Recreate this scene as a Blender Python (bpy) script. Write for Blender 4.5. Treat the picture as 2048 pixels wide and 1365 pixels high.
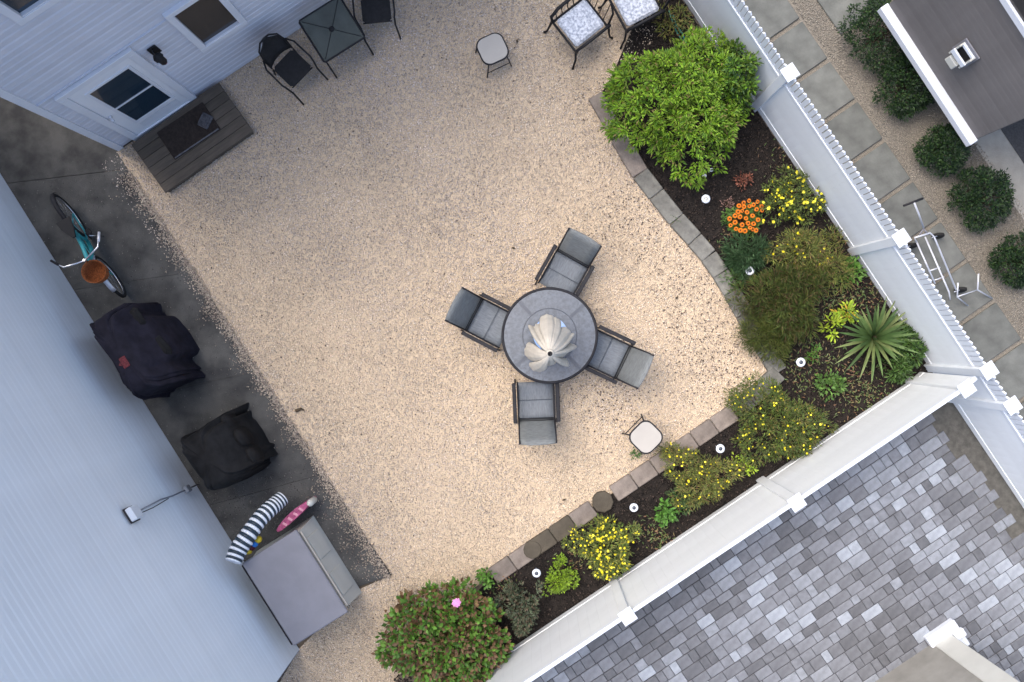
import bpy, math, random
import numpy as np
from mathutils import Vector, Matrix
random.seed(7); rng = np.random.default_rng(7)
PI = math.pi
for o in list(bpy.data.objects): bpy.data.objects.remove(o)
S = bpy.context.scene
C = S.collection
# ------------------------------------------------------------------ camera, sky, sun, exposure
H = 12.2; F = 1700.0; NX, NY = 1045.0, 675.0        # flight height, focal length in photo pixels, point straight below
cam = bpy.data.cameras.new('camera'); co = bpy.data.objects.new('camera', cam); C.objects.link(co)
co.location = (0, 0, H); co.rotation_euler = (0, 0, 0)
cam.sensor_width = 36; cam.lens = F/2048*36; cam.clip_end = 400; cam.clip_start = .1
cam.shift_x = -(NX-1024)/2048; cam.shift_y = (NY-682.5)/2048
S.camera = co
w = bpy.data.worlds.new('World'); S.world = w; w.use_nodes = True
nt = w.node_tree; bg = nt.nodes['Background']
sky = nt.nodes.new('ShaderNodeTexSky'); sky.sky_type = 'NISHITA'; sky.sun_disc = False
SUN_EL, SUN_AZ = math.radians(62), math.radians(-54)      # azimuth clockwise from +Y
sky.sun_elevation = SUN_EL; sky.sun_rotation = SUN_AZ; sky.air_density = 1.0; sky.dust_density = 4.0; sky.ozone_density = 1.0
nt.links.new(sky.outputs[0], bg.inputs[0]); bg.inputs[1].default_value = .15
sl = bpy.data.lights.new('sun', 'SUN'); sl.energy = 1.3; sl.angle = math.radians(60); sl.color = (1, .95, .88)
so = bpy.data.objects.new('sun', sl); C.objects.link(so)
sd = Vector((math.sin(SUN_AZ)*math.cos(SUN_EL), math.cos(SUN_AZ)*math.cos(SUN_EL), math.sin(SUN_EL)))
so.rotation_euler = sd.to_track_quat('Z', 'Y').to_euler(); so.location = (0, 0, 20)
S.view_settings.view_transform = 'Standard'; S.view_settings.look = 'None'
S.view_settings.exposure = 1.25; S.view_settings.gamma = 1
S.render.resolution_x = 1024; S.render.resolution_y = 682

# ------------------------------------------------------------------ helpers
def P(px, py, z=0.0):
    s = F/(H-z); return Vector(((px-NX)/s, -(py-NY)/s, z))
def G(px, py): return P(px, py, 0)
def mat(name, col, rough=.7, var=.0, scale=8, bump=0., bscale=60, metal=0., rnd=0., col2=None, spec=.3, detail=4, trans=0., attr=None, stretch=None):
    m = bpy.data.materials.new(name); m.use_nodes = True; t = m.node_tree; N = t.nodes; L = t.links
    b = N['Principled BSDF']; b.inputs['Roughness'].default_value = rough; b.inputs['Metallic'].default_value = metal
    b.inputs['Specular IOR Level'].default_value = spec
    tc = N.new('ShaderNodeTexCoord'); mp = N.new('ShaderNodeMapping'); L.new(tc.outputs['Object'], mp.inputs[0])
    if stretch: mp.inputs['Scale'].default_value = stretch
    c2 = col2 if col2 else tuple(max(0, c*(1-var)) for c in col)
    c1 = col if col2 else tuple(min(1, c*(1+var*.5)) for c in col)
    if attr:
        a = N.new('ShaderNodeAttribute'); a.attribute_name = attr; out = a.outputs['Color']
        if var > 0:
            n = N.new('ShaderNodeTexNoise'); n.inputs['Scale'].default_value = scale; L.new(mp.outputs[0], n.inputs[0])
            r = N.new('ShaderNodeMapRange'); r.inputs[1].default_value = .3; r.inputs[2].default_value = .7
            r.inputs[3].default_value = 1-var; r.inputs[4].default_value = 1+var*.4; L.new(n.outputs[0], r.inputs[0])
            v = N.new('ShaderNodeVectorMath'); v.operation = 'SCALE'; L.new(out, v.inputs[0]); L.new(r.outputs[0], v.inputs['Scale']); out = v.outputs[0]
        L.new(out, b.inputs['Base Color'])
    elif var > 0 or col2:
        n = N.new('ShaderNodeTexNoise'); n.inputs['Scale'].default_value = scale; n.inputs['Detail'].default_value = detail
        n.inputs['Roughness'].default_value = .6; L.new(mp.outputs[0], n.inputs[0])
        cr = N.new('ShaderNodeValToRGB'); cr.color_ramp.elements[0].position = .35; cr.color_ramp.elements[1].position = .65
        cr.color_ramp.elements[0].color = (*c2, 1); cr.color_ramp.elements[1].color = (*c1, 1)
        L.new(n.outputs[0], cr.inputs[0]); out = cr.outputs[0]
        if rnd:
            oi = N.new('ShaderNodeObjectInfo'); r = N.new('ShaderNodeMapRange'); L.new(oi.outputs['Random'], r.inputs[0])
            r.inputs[3].default_value = 1-rnd; r.inputs[4].default_value = 1+rnd*.6
            v = N.new('ShaderNodeVectorMath'); v.operation = 'SCALE'; L.new(out, v.inputs[0]); L.new(r.outputs[0], v.inputs['Scale']); out = v.outputs[0]
        L.new(out, b.inputs['Base Color'])
    else: b.inputs['Base Color'].default_value = (*col, 1)
    if bump:
        n2 = N.new('ShaderNodeTexNoise'); n2.inputs['Scale'].default_value = bscale; n2.inputs['Detail'].default_value = 3; L.new(mp.outputs[0], n2.inputs[0])
        bp = N.new('ShaderNodeBump'); bp.inputs['Strength'].default_value = bump; bp.inputs['Distance'].default_value = .02
        L.new(n2.outputs[0], bp.inputs['Height']); L.new(bp.outputs[0], b.inputs['Normal'])
    if trans:
        b.inputs['Transmission Weight'].default_value = trans
    return m
def tag(o, label=None, cat=None, group=None, kind=None):
    if label: o['label'] = label
    if cat: o['category'] = cat
    if group: o['group'] = group
    if kind: o['kind'] = kind
    return o
def empty(name, loc, rz=0, label=None, cat=None, group=None, kind=None):
    o = bpy.data.objects.new(name, None); C.objects.link(o); o.location = loc; o.rotation_euler = (0, 0, rz)
    o.empty_display_size = .1
    return tag(o, label, cat, group, kind)
def inst(name, mesh, parent=None, loc=(0, 0, 0), rot=(0, 0, 0), scale=(1, 1, 1)):
    o = bpy.data.objects.new(name, mesh); C.objects.link(o); o.parent = parent
    o.location = loc; o.rotation_euler = rot; o.scale = scale; return o
def copy_tree(o, parent=None):
    c = o.copy(); C.objects.link(c); c.parent = parent
    for ch in [x for x in bpy.data.objects if x.parent == o]: copy_tree(ch, c)
    return c
class MB:
    def __init__(s): s.v = []; s.f = []; s.sm = []
    def add(s, vs, fs, smooth=False):
        n = len(s.v); s.v += [tuple(v) for v in vs]; s.f += [tuple(i+n for i in f) for f in fs]; s.sm += [smooth]*len(fs); return s
    def box(s, c, d, R=None, bev=0):
        hx, hy, hz = d[0]/2, d[1]/2, d[2]/2
        if bev:
            b = min(bev, hx*.9, hy*.9, hz*.9); vs = []; fs = []
            # three-ring chamfered box (top and bottom chamfer + vertical corners)
            def ring(x, y, z, cut): return [(x-cut, -y, z), (x, -y+cut, z), (x, y-cut, z), (x-cut, y, z), (-x+cut, y, z), (-x, y-cut, z), (-x, -y+cut, z), (-x+cut, -y, z)]
            rs = [ring(hx-b, hy-b, -hz, b*.6), ring(hx, hy, -hz+b, b), ring(hx, hy, hz-b, b), ring(hx-b, hy-b, hz, b*.6)]
            for r in rs: vs += r
            for k in range(3):
                for i in range(8): j = (i+1) % 8; fs.append((k*8+i, k*8+j, k*8+8+j, k*8+8+i))
            fs += [tuple(range(7, -1, -1)), tuple(range(24, 32))]
        else:
            vs = [(x, y, z) for z in (-hz, hz) for x, y in ((-hx, -hy), (hx, -hy), (hx, hy), (-hx, hy))]
            fs = [(3, 2, 1, 0), (4, 5, 6, 7), (0, 1, 5, 4), (1, 2, 6, 5), (2, 3, 7, 6), (3, 0, 4, 7)]
        cv = Vector(c); vs = [(R @ Vector(v) if R else Vector(v)) + cv for v in vs]
        return s.add(vs, fs)
    def prism(s, pts, z0, z1):
        n = len(pts); a = sum(pts[i][0]*pts[(i+1) % n][1]-pts[(i+1) % n][0]*pts[i][1] for i in range(n))
        if a < 0: pts = pts[::-1]
        vs = [(p[0], p[1], z0) for p in pts]+[(p[0], p[1], z1) for p in pts]
        fs = [tuple(range(n-1, -1, -1)), tuple(range(n, 2*n))]+[(i, (i+1) % n, n+(i+1) % n, n+i) for i in range(n)]
        return s.add(vs, fs)
    def tube(s, pts, r, n=8, closed=False, cap=True):
        pts = [Vector(p) for p in pts]; m = len(pts); rs = r if isinstance(r, (list, tuple)) else [r]*m
        vs = []; up = None
        for i, p in enumerate(pts):
            a = pts[(i-1) % m] if (closed or i > 0) else p; b = pts[(i+1) % m] if (closed or i < m-1) else p
            d = (b-a).normalized()
            if up is None: up = Vector((0, 0, 1)) if abs(d.z) < .9 else Vector((1, 0, 0))
            x = d.cross(up)
            if x.length < 1e-4: x = d.orthogonal()
            x.normalize(); y = x.cross(d).normalized(); up = y
            vs += [p+(x*math.cos(t)+y*math.sin(t))*rs[i] for t in [2*PI*k/n for k in range(n)]]
        fs = []
        for i in range(m if closed else m-1):
            j = (i+1) % m
            for k in range(n): l = (k+1) % n; fs.append((i*n+k, j*n+k, j*n+l, i*n+l))
        s.add(vs, fs, True)
        if cap and not closed:
            o = len(s.v)-len(vs)
            s.f += [tuple(o+k for k in range(n)), tuple(o+(m-1)*n+k for k in range(n-1, -1, -1))]; s.sm += [False, False]
        return s
    def lathe(s, prof, c=(0, 0, 0), n=24, R=None, smooth=True):
        vs = []; fs = []; m = len(prof)
        for r, z in prof:
            for k in range(n): t = 2*PI*k/n; vs.append(Vector((r*math.cos(t), r*math.sin(t), z)))
        for i in range(m-1):
            for k in range(n): l = (k+1) % n; fs.append((i*n+k, i*n+l, i*n+n+l, i*n+n+k))
        if prof[0][0] > 1e-5: fs.append(tuple(range(n-1, -1, -1)))
        if prof[-1][0] > 1e-5: fs.append(tuple((m-1)*n+k for k in range(n)))
        cv = Vector(c); vs = [(R @ v if R else v)+cv for v in vs]
        return s.add(vs, fs, smooth)
    def mesh(s, name, m=None):
        me = bpy.data.meshes.new(name); me.from_pydata(s.v, [], s.f)
        me.polygons.foreach_set('use_smooth', s.sm)
        if m: me.materials.append(m)
        me.update(); return me
    def build(s, name, m, parent=None, loc=(0, 0, 0), rot=(0, 0, 0)):
        return inst(name, s.mesh(name, m), parent, loc, rot)
def sheet(name, pts, z, m, kind='structure', parent=None, sub=0):
    me = bpy.data.meshes.new(name)
    n = len(pts); a = sum(pts[i][0]*pts[(i+1) % n][1]-pts[(i+1) % n][0]*pts[i][1] for i in range(n))
    if a < 0: pts = pts[::-1]
    me.from_pydata([(p[0], p[1], z) for p in pts], [], [tuple(range(n))]); me.materials.append(m)
    o = inst(name, me, parent); 
    if kind: o['kind'] = kind
    return o
def npmesh(name, V, T, cols=None, m=None, smooth=False):
    me = bpy.data.meshes.new(name); k = T.shape[1]
    me.vertices.add(len(V)); me.vertices.foreach_set('co', V.astype(np.float32).ravel())
    me.loops.add(T.size); me.loops.foreach_set('vertex_index', T.astype(np.int32).ravel())
    me.polygons.add(len(T)); me.polygons.foreach_set('loop_start', np.arange(0, T.size, k, dtype=np.int32))
    me.polygons.foreach_set('loop_total', np.full(len(T), k, dtype=np.int32))
    if smooth: me.polygons.foreach_set('use_smooth', np.ones(len(T), dtype=bool))
    me.update(calc_edges=True)
    if cols is not None:
        at = me.color_attributes.new('tint', 'FLOAT_COLOR', 'POINT')
        at.data.foreach_set('color', np.concatenate([cols, np.ones((len(cols), 1))], 1).astype(np.float32).ravel())
    if m: me.materials.append(m)
    return me
def inpoly(x, y, poly):
    r = np.zeros(len(x), bool); n = len(poly)
    for i in range(n):
        x1, y1 = poly[i][:2]; x2, y2 = poly[(i+1) % n][:2]
        c = ((y1 > y) != (y2 > y)) & (x < (x2-x1)*(y-y1)/((y2-y1) if y2 != y1 else 1e-9)+x1); r ^= c
    return r
def sample(poly, n):
    xs = [p[0] for p in poly]; ys = [p[1] for p in poly]; out = []; tot = 0
    while tot < n:
        x = rng.uniform(min(xs), max(xs), n); y = rng.uniform(min(ys), max(ys), n); k = inpoly(x, y, poly)
        out.append(np.stack([x[k], y[k]], 1)); tot += k.sum()
    return np.concatenate(out)[:n]
def pebbles(name, xy, z, rmin, rmax, palette, m, flat=.5, label=None):
    n = len(xy); base = np.array([(1, 0, 0), (0, 1, 0), (-1, 0, 0), (0, -1, 0), (0, 0, 1), (0, 0, -.5)], float)
    T0 = np.array([(0, 1, 4), (1, 2, 4), (2, 3, 4), (3, 0, 4), (1, 0, 5), (2, 1, 5), (3, 2, 5), (0, 3, 5)])
    r = rng.uniform(rmin, rmax, n); el = rng.uniform(.6, 1., n); a = rng.uniform(0, 2*PI, n)
    jit = rng.uniform(.75, 1.25, (n, 6, 3)); B = base[None]*jit*r[:, None, None]; B[:, :, 1] *= el[:, None]; B[:, :, 2] *= flat
    tx = rng.normal(0, .22, n); B[:, :, 2] += B[:, :, 0]*tx[:, None]
    ca, sa = np.cos(a)[:, None], np.sin(a)[:, None]
    X = B[:, :, 0]*ca-B[:, :, 1]*sa; Y = B[:, :, 0]*sa+B[:, :, 1]*ca
    zz = z+rng.uniform(0, 1, n)*r*.5
    if name == 'gravel': patch = (np.sin(xy[:, 0]*.9+1.3+np.sin(xy[:, 1]*1.1))*np.cos(xy[:, 1]*.8-.5)+np.sin(xy[:, 0]*2.3+xy[:, 1]*1.7)*.4)
    V = np.stack([X+xy[:, 0, None], Y+xy[:, 1, None], B[:, :, 2]+zz[:, None]], 2).reshape(-1, 3)
    T = (T0[None]+np.arange(n)[:, None, None]*6).reshape(-1, 3)
    pal = np.array(palette); cc = pal[rng.integers(0, len(pal), n)]*rng.uniform(.8, 1.15, n)[:, None]
    if name == 'gravel':
        k = np.clip(.22+.22*patch+np.clip((-xy[:, 0]*.5+xy[:, 1]*.6-1)*.12, 0, .5), 0, .8)[:, None]; cc = cc*(1-k)+cc.mean(1, keepdims=True)*np.array([[.98, .87, .83]])*k
    o = inst(name, npmesh(name, V, T, np.repeat(cc, 6, 0), m)); tag(o, label, None, None, 'stuff'); return o

# ------------------------------------------------------------------ materials
M = {}
M['earth'] = mat('earth', (.16, .13, .10), .95, .4, 3, .4, 40)
M['gravel_base'] = mat('gravel_base', (.66, .53, .38), .95, col2=(.44, .35, .25), scale=60, bump=.8, bscale=90)
M['pebble'] = mat('pebble', (.6, .5, .4), .85, attr='tint', var=.22, scale=.9, spec=.2)
M['pebble_grey'] = mat('pebble_grey', (.4, .4, .4), .85, attr='tint', spec=.2)
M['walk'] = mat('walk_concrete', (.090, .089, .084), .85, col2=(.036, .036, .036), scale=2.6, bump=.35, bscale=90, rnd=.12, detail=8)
M['mulch'] = mat('mulch', (.018, .014, .012), .95, .5, 12, .9, 70)
M['chip'] = mat('mulch_chip', (.05, .04, .03), .9, attr='tint')
M['vinyl'] = mat('white_vinyl', (.76, .80, .84), .38, .10, 1.1, spec=.4)
M['vinyl_b'] = mat('cream_white_vinyl', (.68, .705, .72), .4, .10, 1.1, spec=.4)
M['cap'] = mat('white_cap', (.64, .68, .74), .35, .03, 4)
M['siding_a'] = mat('blue_grey_siding', (.58, .605, .68), .5, .07, 1.2, rnd=.06)
M['siding_b'] = mat('pale_blue_siding', (.74, .80, .865), .5, .05, .8, rnd=.03)
M['siding_c'] = mat('grey_siding', (.15, .14, .138), .7, .1, 3, rnd=.08)
M['wallcore'] = mat('wall_sheathing', (.30, .34, .42), .9)
M['beige_wall'] = mat('beige_stucco', (.27, .26, .235), .9, .2, 2, .2, 40)
M['trim'] = mat('white_trim', (.64, .67, .73), .45, .04, 3)
M['door'] = mat('white_door', (.70, .73, .78), .45, .04, 2)
M['glass_blue'] = mat('blue_dark_glass', (.012, .03, .05), .06, spec=.7)
M['glass_brown'] = mat('brown_dark_glass', (.03, .026, .024), .12, spec=.5)
M['roofing'] = mat('roof_shingle', (.12, .12, .13), .9, .3, 20)
M['wood'] = mat('weathered_wood', (.095, .079, .063), .85, .25, 3, .3, 60, rnd=.2, stretch=(1, 8, 1))
M['mat'] = mat('doormat_fibre', (.035, .026, .022), .95, .4, 30, .6, 200)
M['black'] = mat('black_metal', (.016, .016, .018), .6, spec=.2)
M['blackfab'] = mat('black_fabric', (.018, .018, .020), .75, .3, 20, .15, 150)
M['cover'] = mat('black_cover', (.013, .013, .014), .8, .4, 6, .5, 9, spec=.15)
M['cover2'] = mat('navy_cover', (.016, .015, .024), .8, .4, 6, .5, 9, spec=.15)
M['red'] = mat('red_print', (.13, .022, .028), .7, .5, 40)
M['frame'] = mat('charcoal_frame', (.020, .020, .024), .6, .2, 10, spec=.2)
M['sling'] = mat('grey_sling', (.15, .168, .19), .65, .22, 14, .25, 300, stretch=(6, 1, 1))
M['slingback'] = mat('grey_green_sling', (.155, .168, .172), .6, .25, 14, .25, 300, stretch=(1, 1, 6))
M['tabletop'] = mat('mottled_glass_top', (.075, .09, .115), .25, .35, 26, .08, 120, spec=.6)
M['tableband'] = mat('dark_support_band', (.045, .055, .075), .3, .1, 20, spec=.5)
M['skydisc'] = mat('plate_sky_tint', (.22, .36, .62), .12, .25, 6, spec=.8)  # sky reflected in the centre plate is painted into its blue base colour
M['canvas'] = mat('beige_canvas', (.47, .44, .385), .85, .12, 6, .2, 120)
M['cream'] = mat('cream_stool_top', (.36, .34, .31), .5, .06, 4)
M['greenglass'] = mat('dusky_green_glass', (.075, .085, .075), .2, .25, 3, spec=.5)
M['teal'] = mat('teal_paint', (.04, .33, .36), .35, .1, 8, spec=.5)
M['rubber'] = mat('tyre_rubber', (.02, .02, .02), .85)
M['chrome'] = mat('chrome', (.6, .6, .62), .25, metal=.9)
M['silver'] = mat('brushed_aluminium', (.62, .64, .70), .4, .1, 10, metal=.35)
M['wicker'] = mat('orange_wicker', (.30, .095, .03), .8, .5, 60, .6, 120)
M['boxlid'] = mat('grey_lid', (.20, .20, .225), .55, .08, 3, .05, 60)
M['boxside'] = mat('cream_plastic', (.50, .50, .46), .5, .06, 3)
M['bw_white'] = mat('float_white', (.66, .70, .76), .3)
M['bw_black'] = mat('float_black', (.02, .035, .05), .3)
M['pink'] = mat('pink_vinyl', (.34, .07, .16), .35, .5, 20)
M['yellow'] = mat('yellow_plastic', (.7, .5, .03), .4)
M['blue'] = mat('blue_plastic', (.03, .2, .6), .4)
M['paver'] = mat('grey_paver', (.24, .245, .27), .62, .3, 14, .35, 60, attr=None, rnd=0, detail=6)
M['slab'] = mat('bluestone_slab', (.135, .14, .13), .75, .25, 4, .2, 60, rnd=.1)
M['concrete'] = mat('pale_concrete', (.33, .31, .27), .85, .15, 4, .2, 50)
M['asphalt'] = mat('asphalt', (.075, .072, .072), .9, .3, 40, .4, 120)
M['edge_pink'] = mat('pinkish_edging_block', (.20, .17, .148), .85, .25, 8, .35, 70, rnd=.18)
M['edge_grey'] = mat('grey_edging_block', (.175, .172, .155), .85, .28, 8, .35, 70, rnd=.12)
M['edge_dark'] = mat('dark_edging_block', (.075, .064, .048), .85, .2, 8, .35, 70, rnd=.1)
M['leaf'] = mat('leaf', (.1, .2, .05), .55, attr='tint', spec=.3)
M['stem'] = mat('stem', (.075, .055, .035), .9, .3, 20)
M['petal'] = mat('petal', (.8, .6, .02), .6, attr='tint')
M['orange'] = mat('orange_petal', (.60, .17, .01), .6, .3, 90)
M['fcentre'] = mat('dark_flower_centre', (.09, .035, .012), .8)
M['pinkflower'] = mat('pink_flower', (.70, .28, .55), .6, .2, 90)
M['cushion'] = mat('patterned_cushion', (.60, .63, .69), .85, col2=(.26, .29, .35), scale=30, bump=.4, bscale=30, detail=2)
M['hose'] = mat('teal_hose', (.03, .22, .20), .4)
# pavers: give each an own tone out of four
PAV = [mat('paver_stone', c, .5, .22, 12, .3, 60, spec=.4, detail=6) for c in ((.095, .098, .108), (.125, .13, .144), (.16, .168, .188), (.205, .22, .248), (.27, .295, .335))]
for m_, s_ in ((M['leaf'], .25), ):
    b = m_.node_tree.nodes['Principled BSDF']
    try: b.inputs['Subsurface Weight'].default_value = 0
    except Exception: pass

# ------------------------------------------------------------------ ground
sheet('ground', [(-60, -60), (60, -60), (60, 60), (-60, 60)], -.04, M['earth'])
yard = [G(*p) for p in ((200, 330), (232, 306), (640, 20), (760, -90), (1300, -110), (1345, -20), (1330, 60), (1240, 150), (1195, 200), (1250, 290), (1310, 380), (1400, 485), (1475, 600), (1530, 700), (1555, 745), (1470, 822), (985, 1148), (880, 1230), (700, 1500), (480, 1500), (600, 1296), (712, 1182), (785, 1150))]
sheet('gravel_bed', yard, -.004, M['gravel_base'])
pal = [(.75, .62, .47), (.80, .67, .52), (.71, .58, .44), (.85, .75, .61), (.62, .50, .38), (.77, .62, .48), (.48, .39, .31)]
pebbles('gravel', sample(yard, 135000), .004, .007, .015, pal, M['pebble'], label='pale beige shell gravel covering the yard')
# scattered litter: denser beside the bed and round the table
lit = []
for (px, py, r, n) in ((1270, 400, 60, 260), (1390, 560, 70, 260), (1420, 690, 60, 260), (1450, 760, 50, 260), (1230, 760, 50, 200), (1200, 800, 55, 190), (1240, 850, 50, 90), (1210, 150, 60, 80), (1430, 720, 90, 320), (1300, 470, 70, 220), (1350, 660, 40, 90), (1130, 780, 40, 60)):
    q = rng.normal(0, 1, (n, 2))*r/F*H*.8; c = G(px, py); lit.append(q+np.array([c.x, c.y]))
lit.append(sample(yard, 1300)); lit = np.concatenate(lit)
lit = lit[inpoly(lit[:, 0], lit[:, 1], yard)]
pebbles('leaf_litter', lit, .016, .004, .014, [(.07, .055, .05), (.11, .085, .08), (.05, .04, .04), (.16, .125, .115)], M['chip'], flat=.3, label='dark bits of leaf litter strewn over the gravel')
# walk along the pale blue house
Wd = (G(0, 345)-G(600, 1300)).normalized()      # up along the wall
b0 = G(574, 1259); right0 = G(782, 1152)
walk = empty('walk', (0, 0, 0), kind='structure')
bl0 = G(600, 1300)
def onwallB(t): return bl0+Wd*t
def onedge(t):  # right edge of the walk, t from the bottom end
    d = (G(230, 300)-right0).normalized(); return right0+d*t
tb = [0, 1.75, 3.5, 5.2, 6.95, 7.45]
rights = [onedge(t) for t in (0, 1.75, 3.5, 5.2, 6.95)]
lefts = [onwallB(t) for t in (.62, 2.45, 4.3, 6.1, 7.9)]
Wu = (G(598, 58)-G(240, 296)).normalized()
for i in range(4):
    a, b, c, d = lefts[i], rights[i], rights[i+1], lefts[i+1]
    g = Wd*.002; pts = [a+g, b+g, c-g, d-g]
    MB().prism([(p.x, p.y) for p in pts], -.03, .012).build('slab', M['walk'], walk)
a, b = lefts[4], rights[4]
for k in range(3):
    st = 1.7*k; g = Wd*.006
    pts = [a+Wd*st+g, b+Wd*st+g, b+Wd*(st+1.7)-g, a+Wd*(st+1.7)-g]
    pts = [p+(-Wu*.6 if q in (1, 2) and False else Vector((0, 0, 0))) for q, p in enumerate(pts)]
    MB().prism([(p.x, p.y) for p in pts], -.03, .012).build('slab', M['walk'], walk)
sp = []
for t in np.linspace(0, 6.9, 700):
    p = onedge(t); n_ = rng.exponential(.05, 9)*(.35+1.3*abs(math.sin(t*3.1)*math.cos(t*7.3+1))+(.9 if t < 1.5 else 0)); 
    for k in n_: q = p-Vector((Wd.y*-1, Wd.x, 0)).normalized()*0; d = (bl0-right0); d = (d-Wd*d.dot(Wd)).normalized(); sp.append((p.x+d.x*k, p.y+d.y*k))
pebbles('gravel_spill', np.array(sp)+rng.normal(0, .02, (len(sp), 2)), .018, .007, .015, [(.5, .42, .33), (.36, .30, .25), (.25, .2, .17), (.56, .48, .38)], M['pebble'], label='gravel spilling over the edge of the dark walk')
wq = [lefts[0], rights[0], onedge(2.0), onwallB(2.6)]
pebbles('walk_grit', np.concatenate([sample([(p.x, p.y) for p in wq], 2600), sample([(p.x, p.y) for p in (lefts[0], rights[0], rights[4], lefts[4])], 1500)]), .014, .003, .010, [(.17, .165, .16), (.11, .10, .10), (.25, .24, .22), (.07, .07, .07)], M['pebble_grey'], flat=.5, label='fine grey grit lying on the dark walk')
# planting bed
bed = [G(*p) for p in ((1330, -60), (1300, 20), (1230, 150), (1200, 190), (1260, 290), (1330, 390), (1420, 500), (1490, 600), (1560, 740), (1480, 822), (990, 1160), (880, 1230), (760, 1400), (760, 1500), (700, 1560), (930, 1370), (1230, 1165), (1525, 967), (1860, 742), (1710, 510), (1515, 220), (1320, -70))]
ins_ = [(1290, -60), (1280, 20), (1225, 150), (1195, 200), (1255, 290), (1325, 395), (1415, 500), (1485, 600), (1555, 745), (1475, 822), (1230, 985), (985, 1152), (900, 1240), (840, 1400), (800, 1560)]
out_ = [(1325, -70), (1375, 20), (1465, 150), (1505, 210), (1565, 300), (1635, 400), (1708, 510), (1780, 620), (1862, 742), (1700, 850), (1420, 1035), (1230, 1165), (1080, 1268), (930, 1370), (850, 1561)]
bm2 = bpy.data.meshes.new('planting_bed'); q_ = [tuple(P(x, y, .012)) for x, y in ins_]+[tuple(P(x, y, .012)) for x, y in out_]; n_ = len(ins_)
bm2.from_pydata(q_, [], [(i, i+n_, i+n_+1, i+1) for i in range(n_-1)]); bm2.materials.append(M['mulch']); inst('planting_bed', bm2)['kind'] = 'structure'
bxy = sample(bed, 15000)
pebbles('mulch_chips', bxy, .018, .008, .024, [(.020, .015, .013), (.030, .023, .019), (.014, .011, .010), (.055, .040, .033)], M['chip'], flat=.35, label='dark bark mulch covering the planting bed')

# edging blocks
edging = empty('bed_edging', (0, 0, 0), kind='structure')
def block(a, b, wd, m, h=.06, name='edging_block'):
    a, b = Vector(a), Vector(b); d = (b-a); L_ = d.length; ang = math.atan2(d.y, d.x); c = (a+b)/2
    MB().box((0, 0, 0), (L_-.008, wd, h+.04), bev=.012).build(name, m, edging, (c.x, c.y, (h-.04)/2+random.uniform(-.006, .006)), (random.uniform(-.02, .02), random.uniform(-.01, .01), ang+random.uniform(-.02, .02)))
A_, B_ = G(1468, 824), G(985, 1152)
for i in range(12):
    a = A_.lerp(B_, i/12); b = A_.lerp(B_, (i+1)/12)
    if i in (6,): continue
    block(a, b, .25, M['edge_dark'] if i in (8, 9) else M['edge_pink'])
for t, r in ((.545, .155), (.835, .13)):
    c = A_.lerp(B_, t); MB().lathe([(r, -.04), (r, .064), (r-.012, .075), (0, .075)], n=9 if t < .6 else 14, smooth=False).build('edging_block', M['edge_dark'], edging, (c.x, c.y, 0))
rl = [(1190, 192), (1236, 276), (1280, 348), (1312, 390), (1352, 440), (1388, 480), (1416, 513), (1440, 548), (1462, 584), (1487, 628), (1512, 672), (1538, 715), (1556, 745), (1520, 780), (1470, 822)]
for i in range(len(rl)-1):
    block(G(*rl[i]), G(*rl[i+1]), .25 if i not in (0,) else .22, M['edge_grey'] if i > 1 else M['edge_pink'], h=.07)

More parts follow.
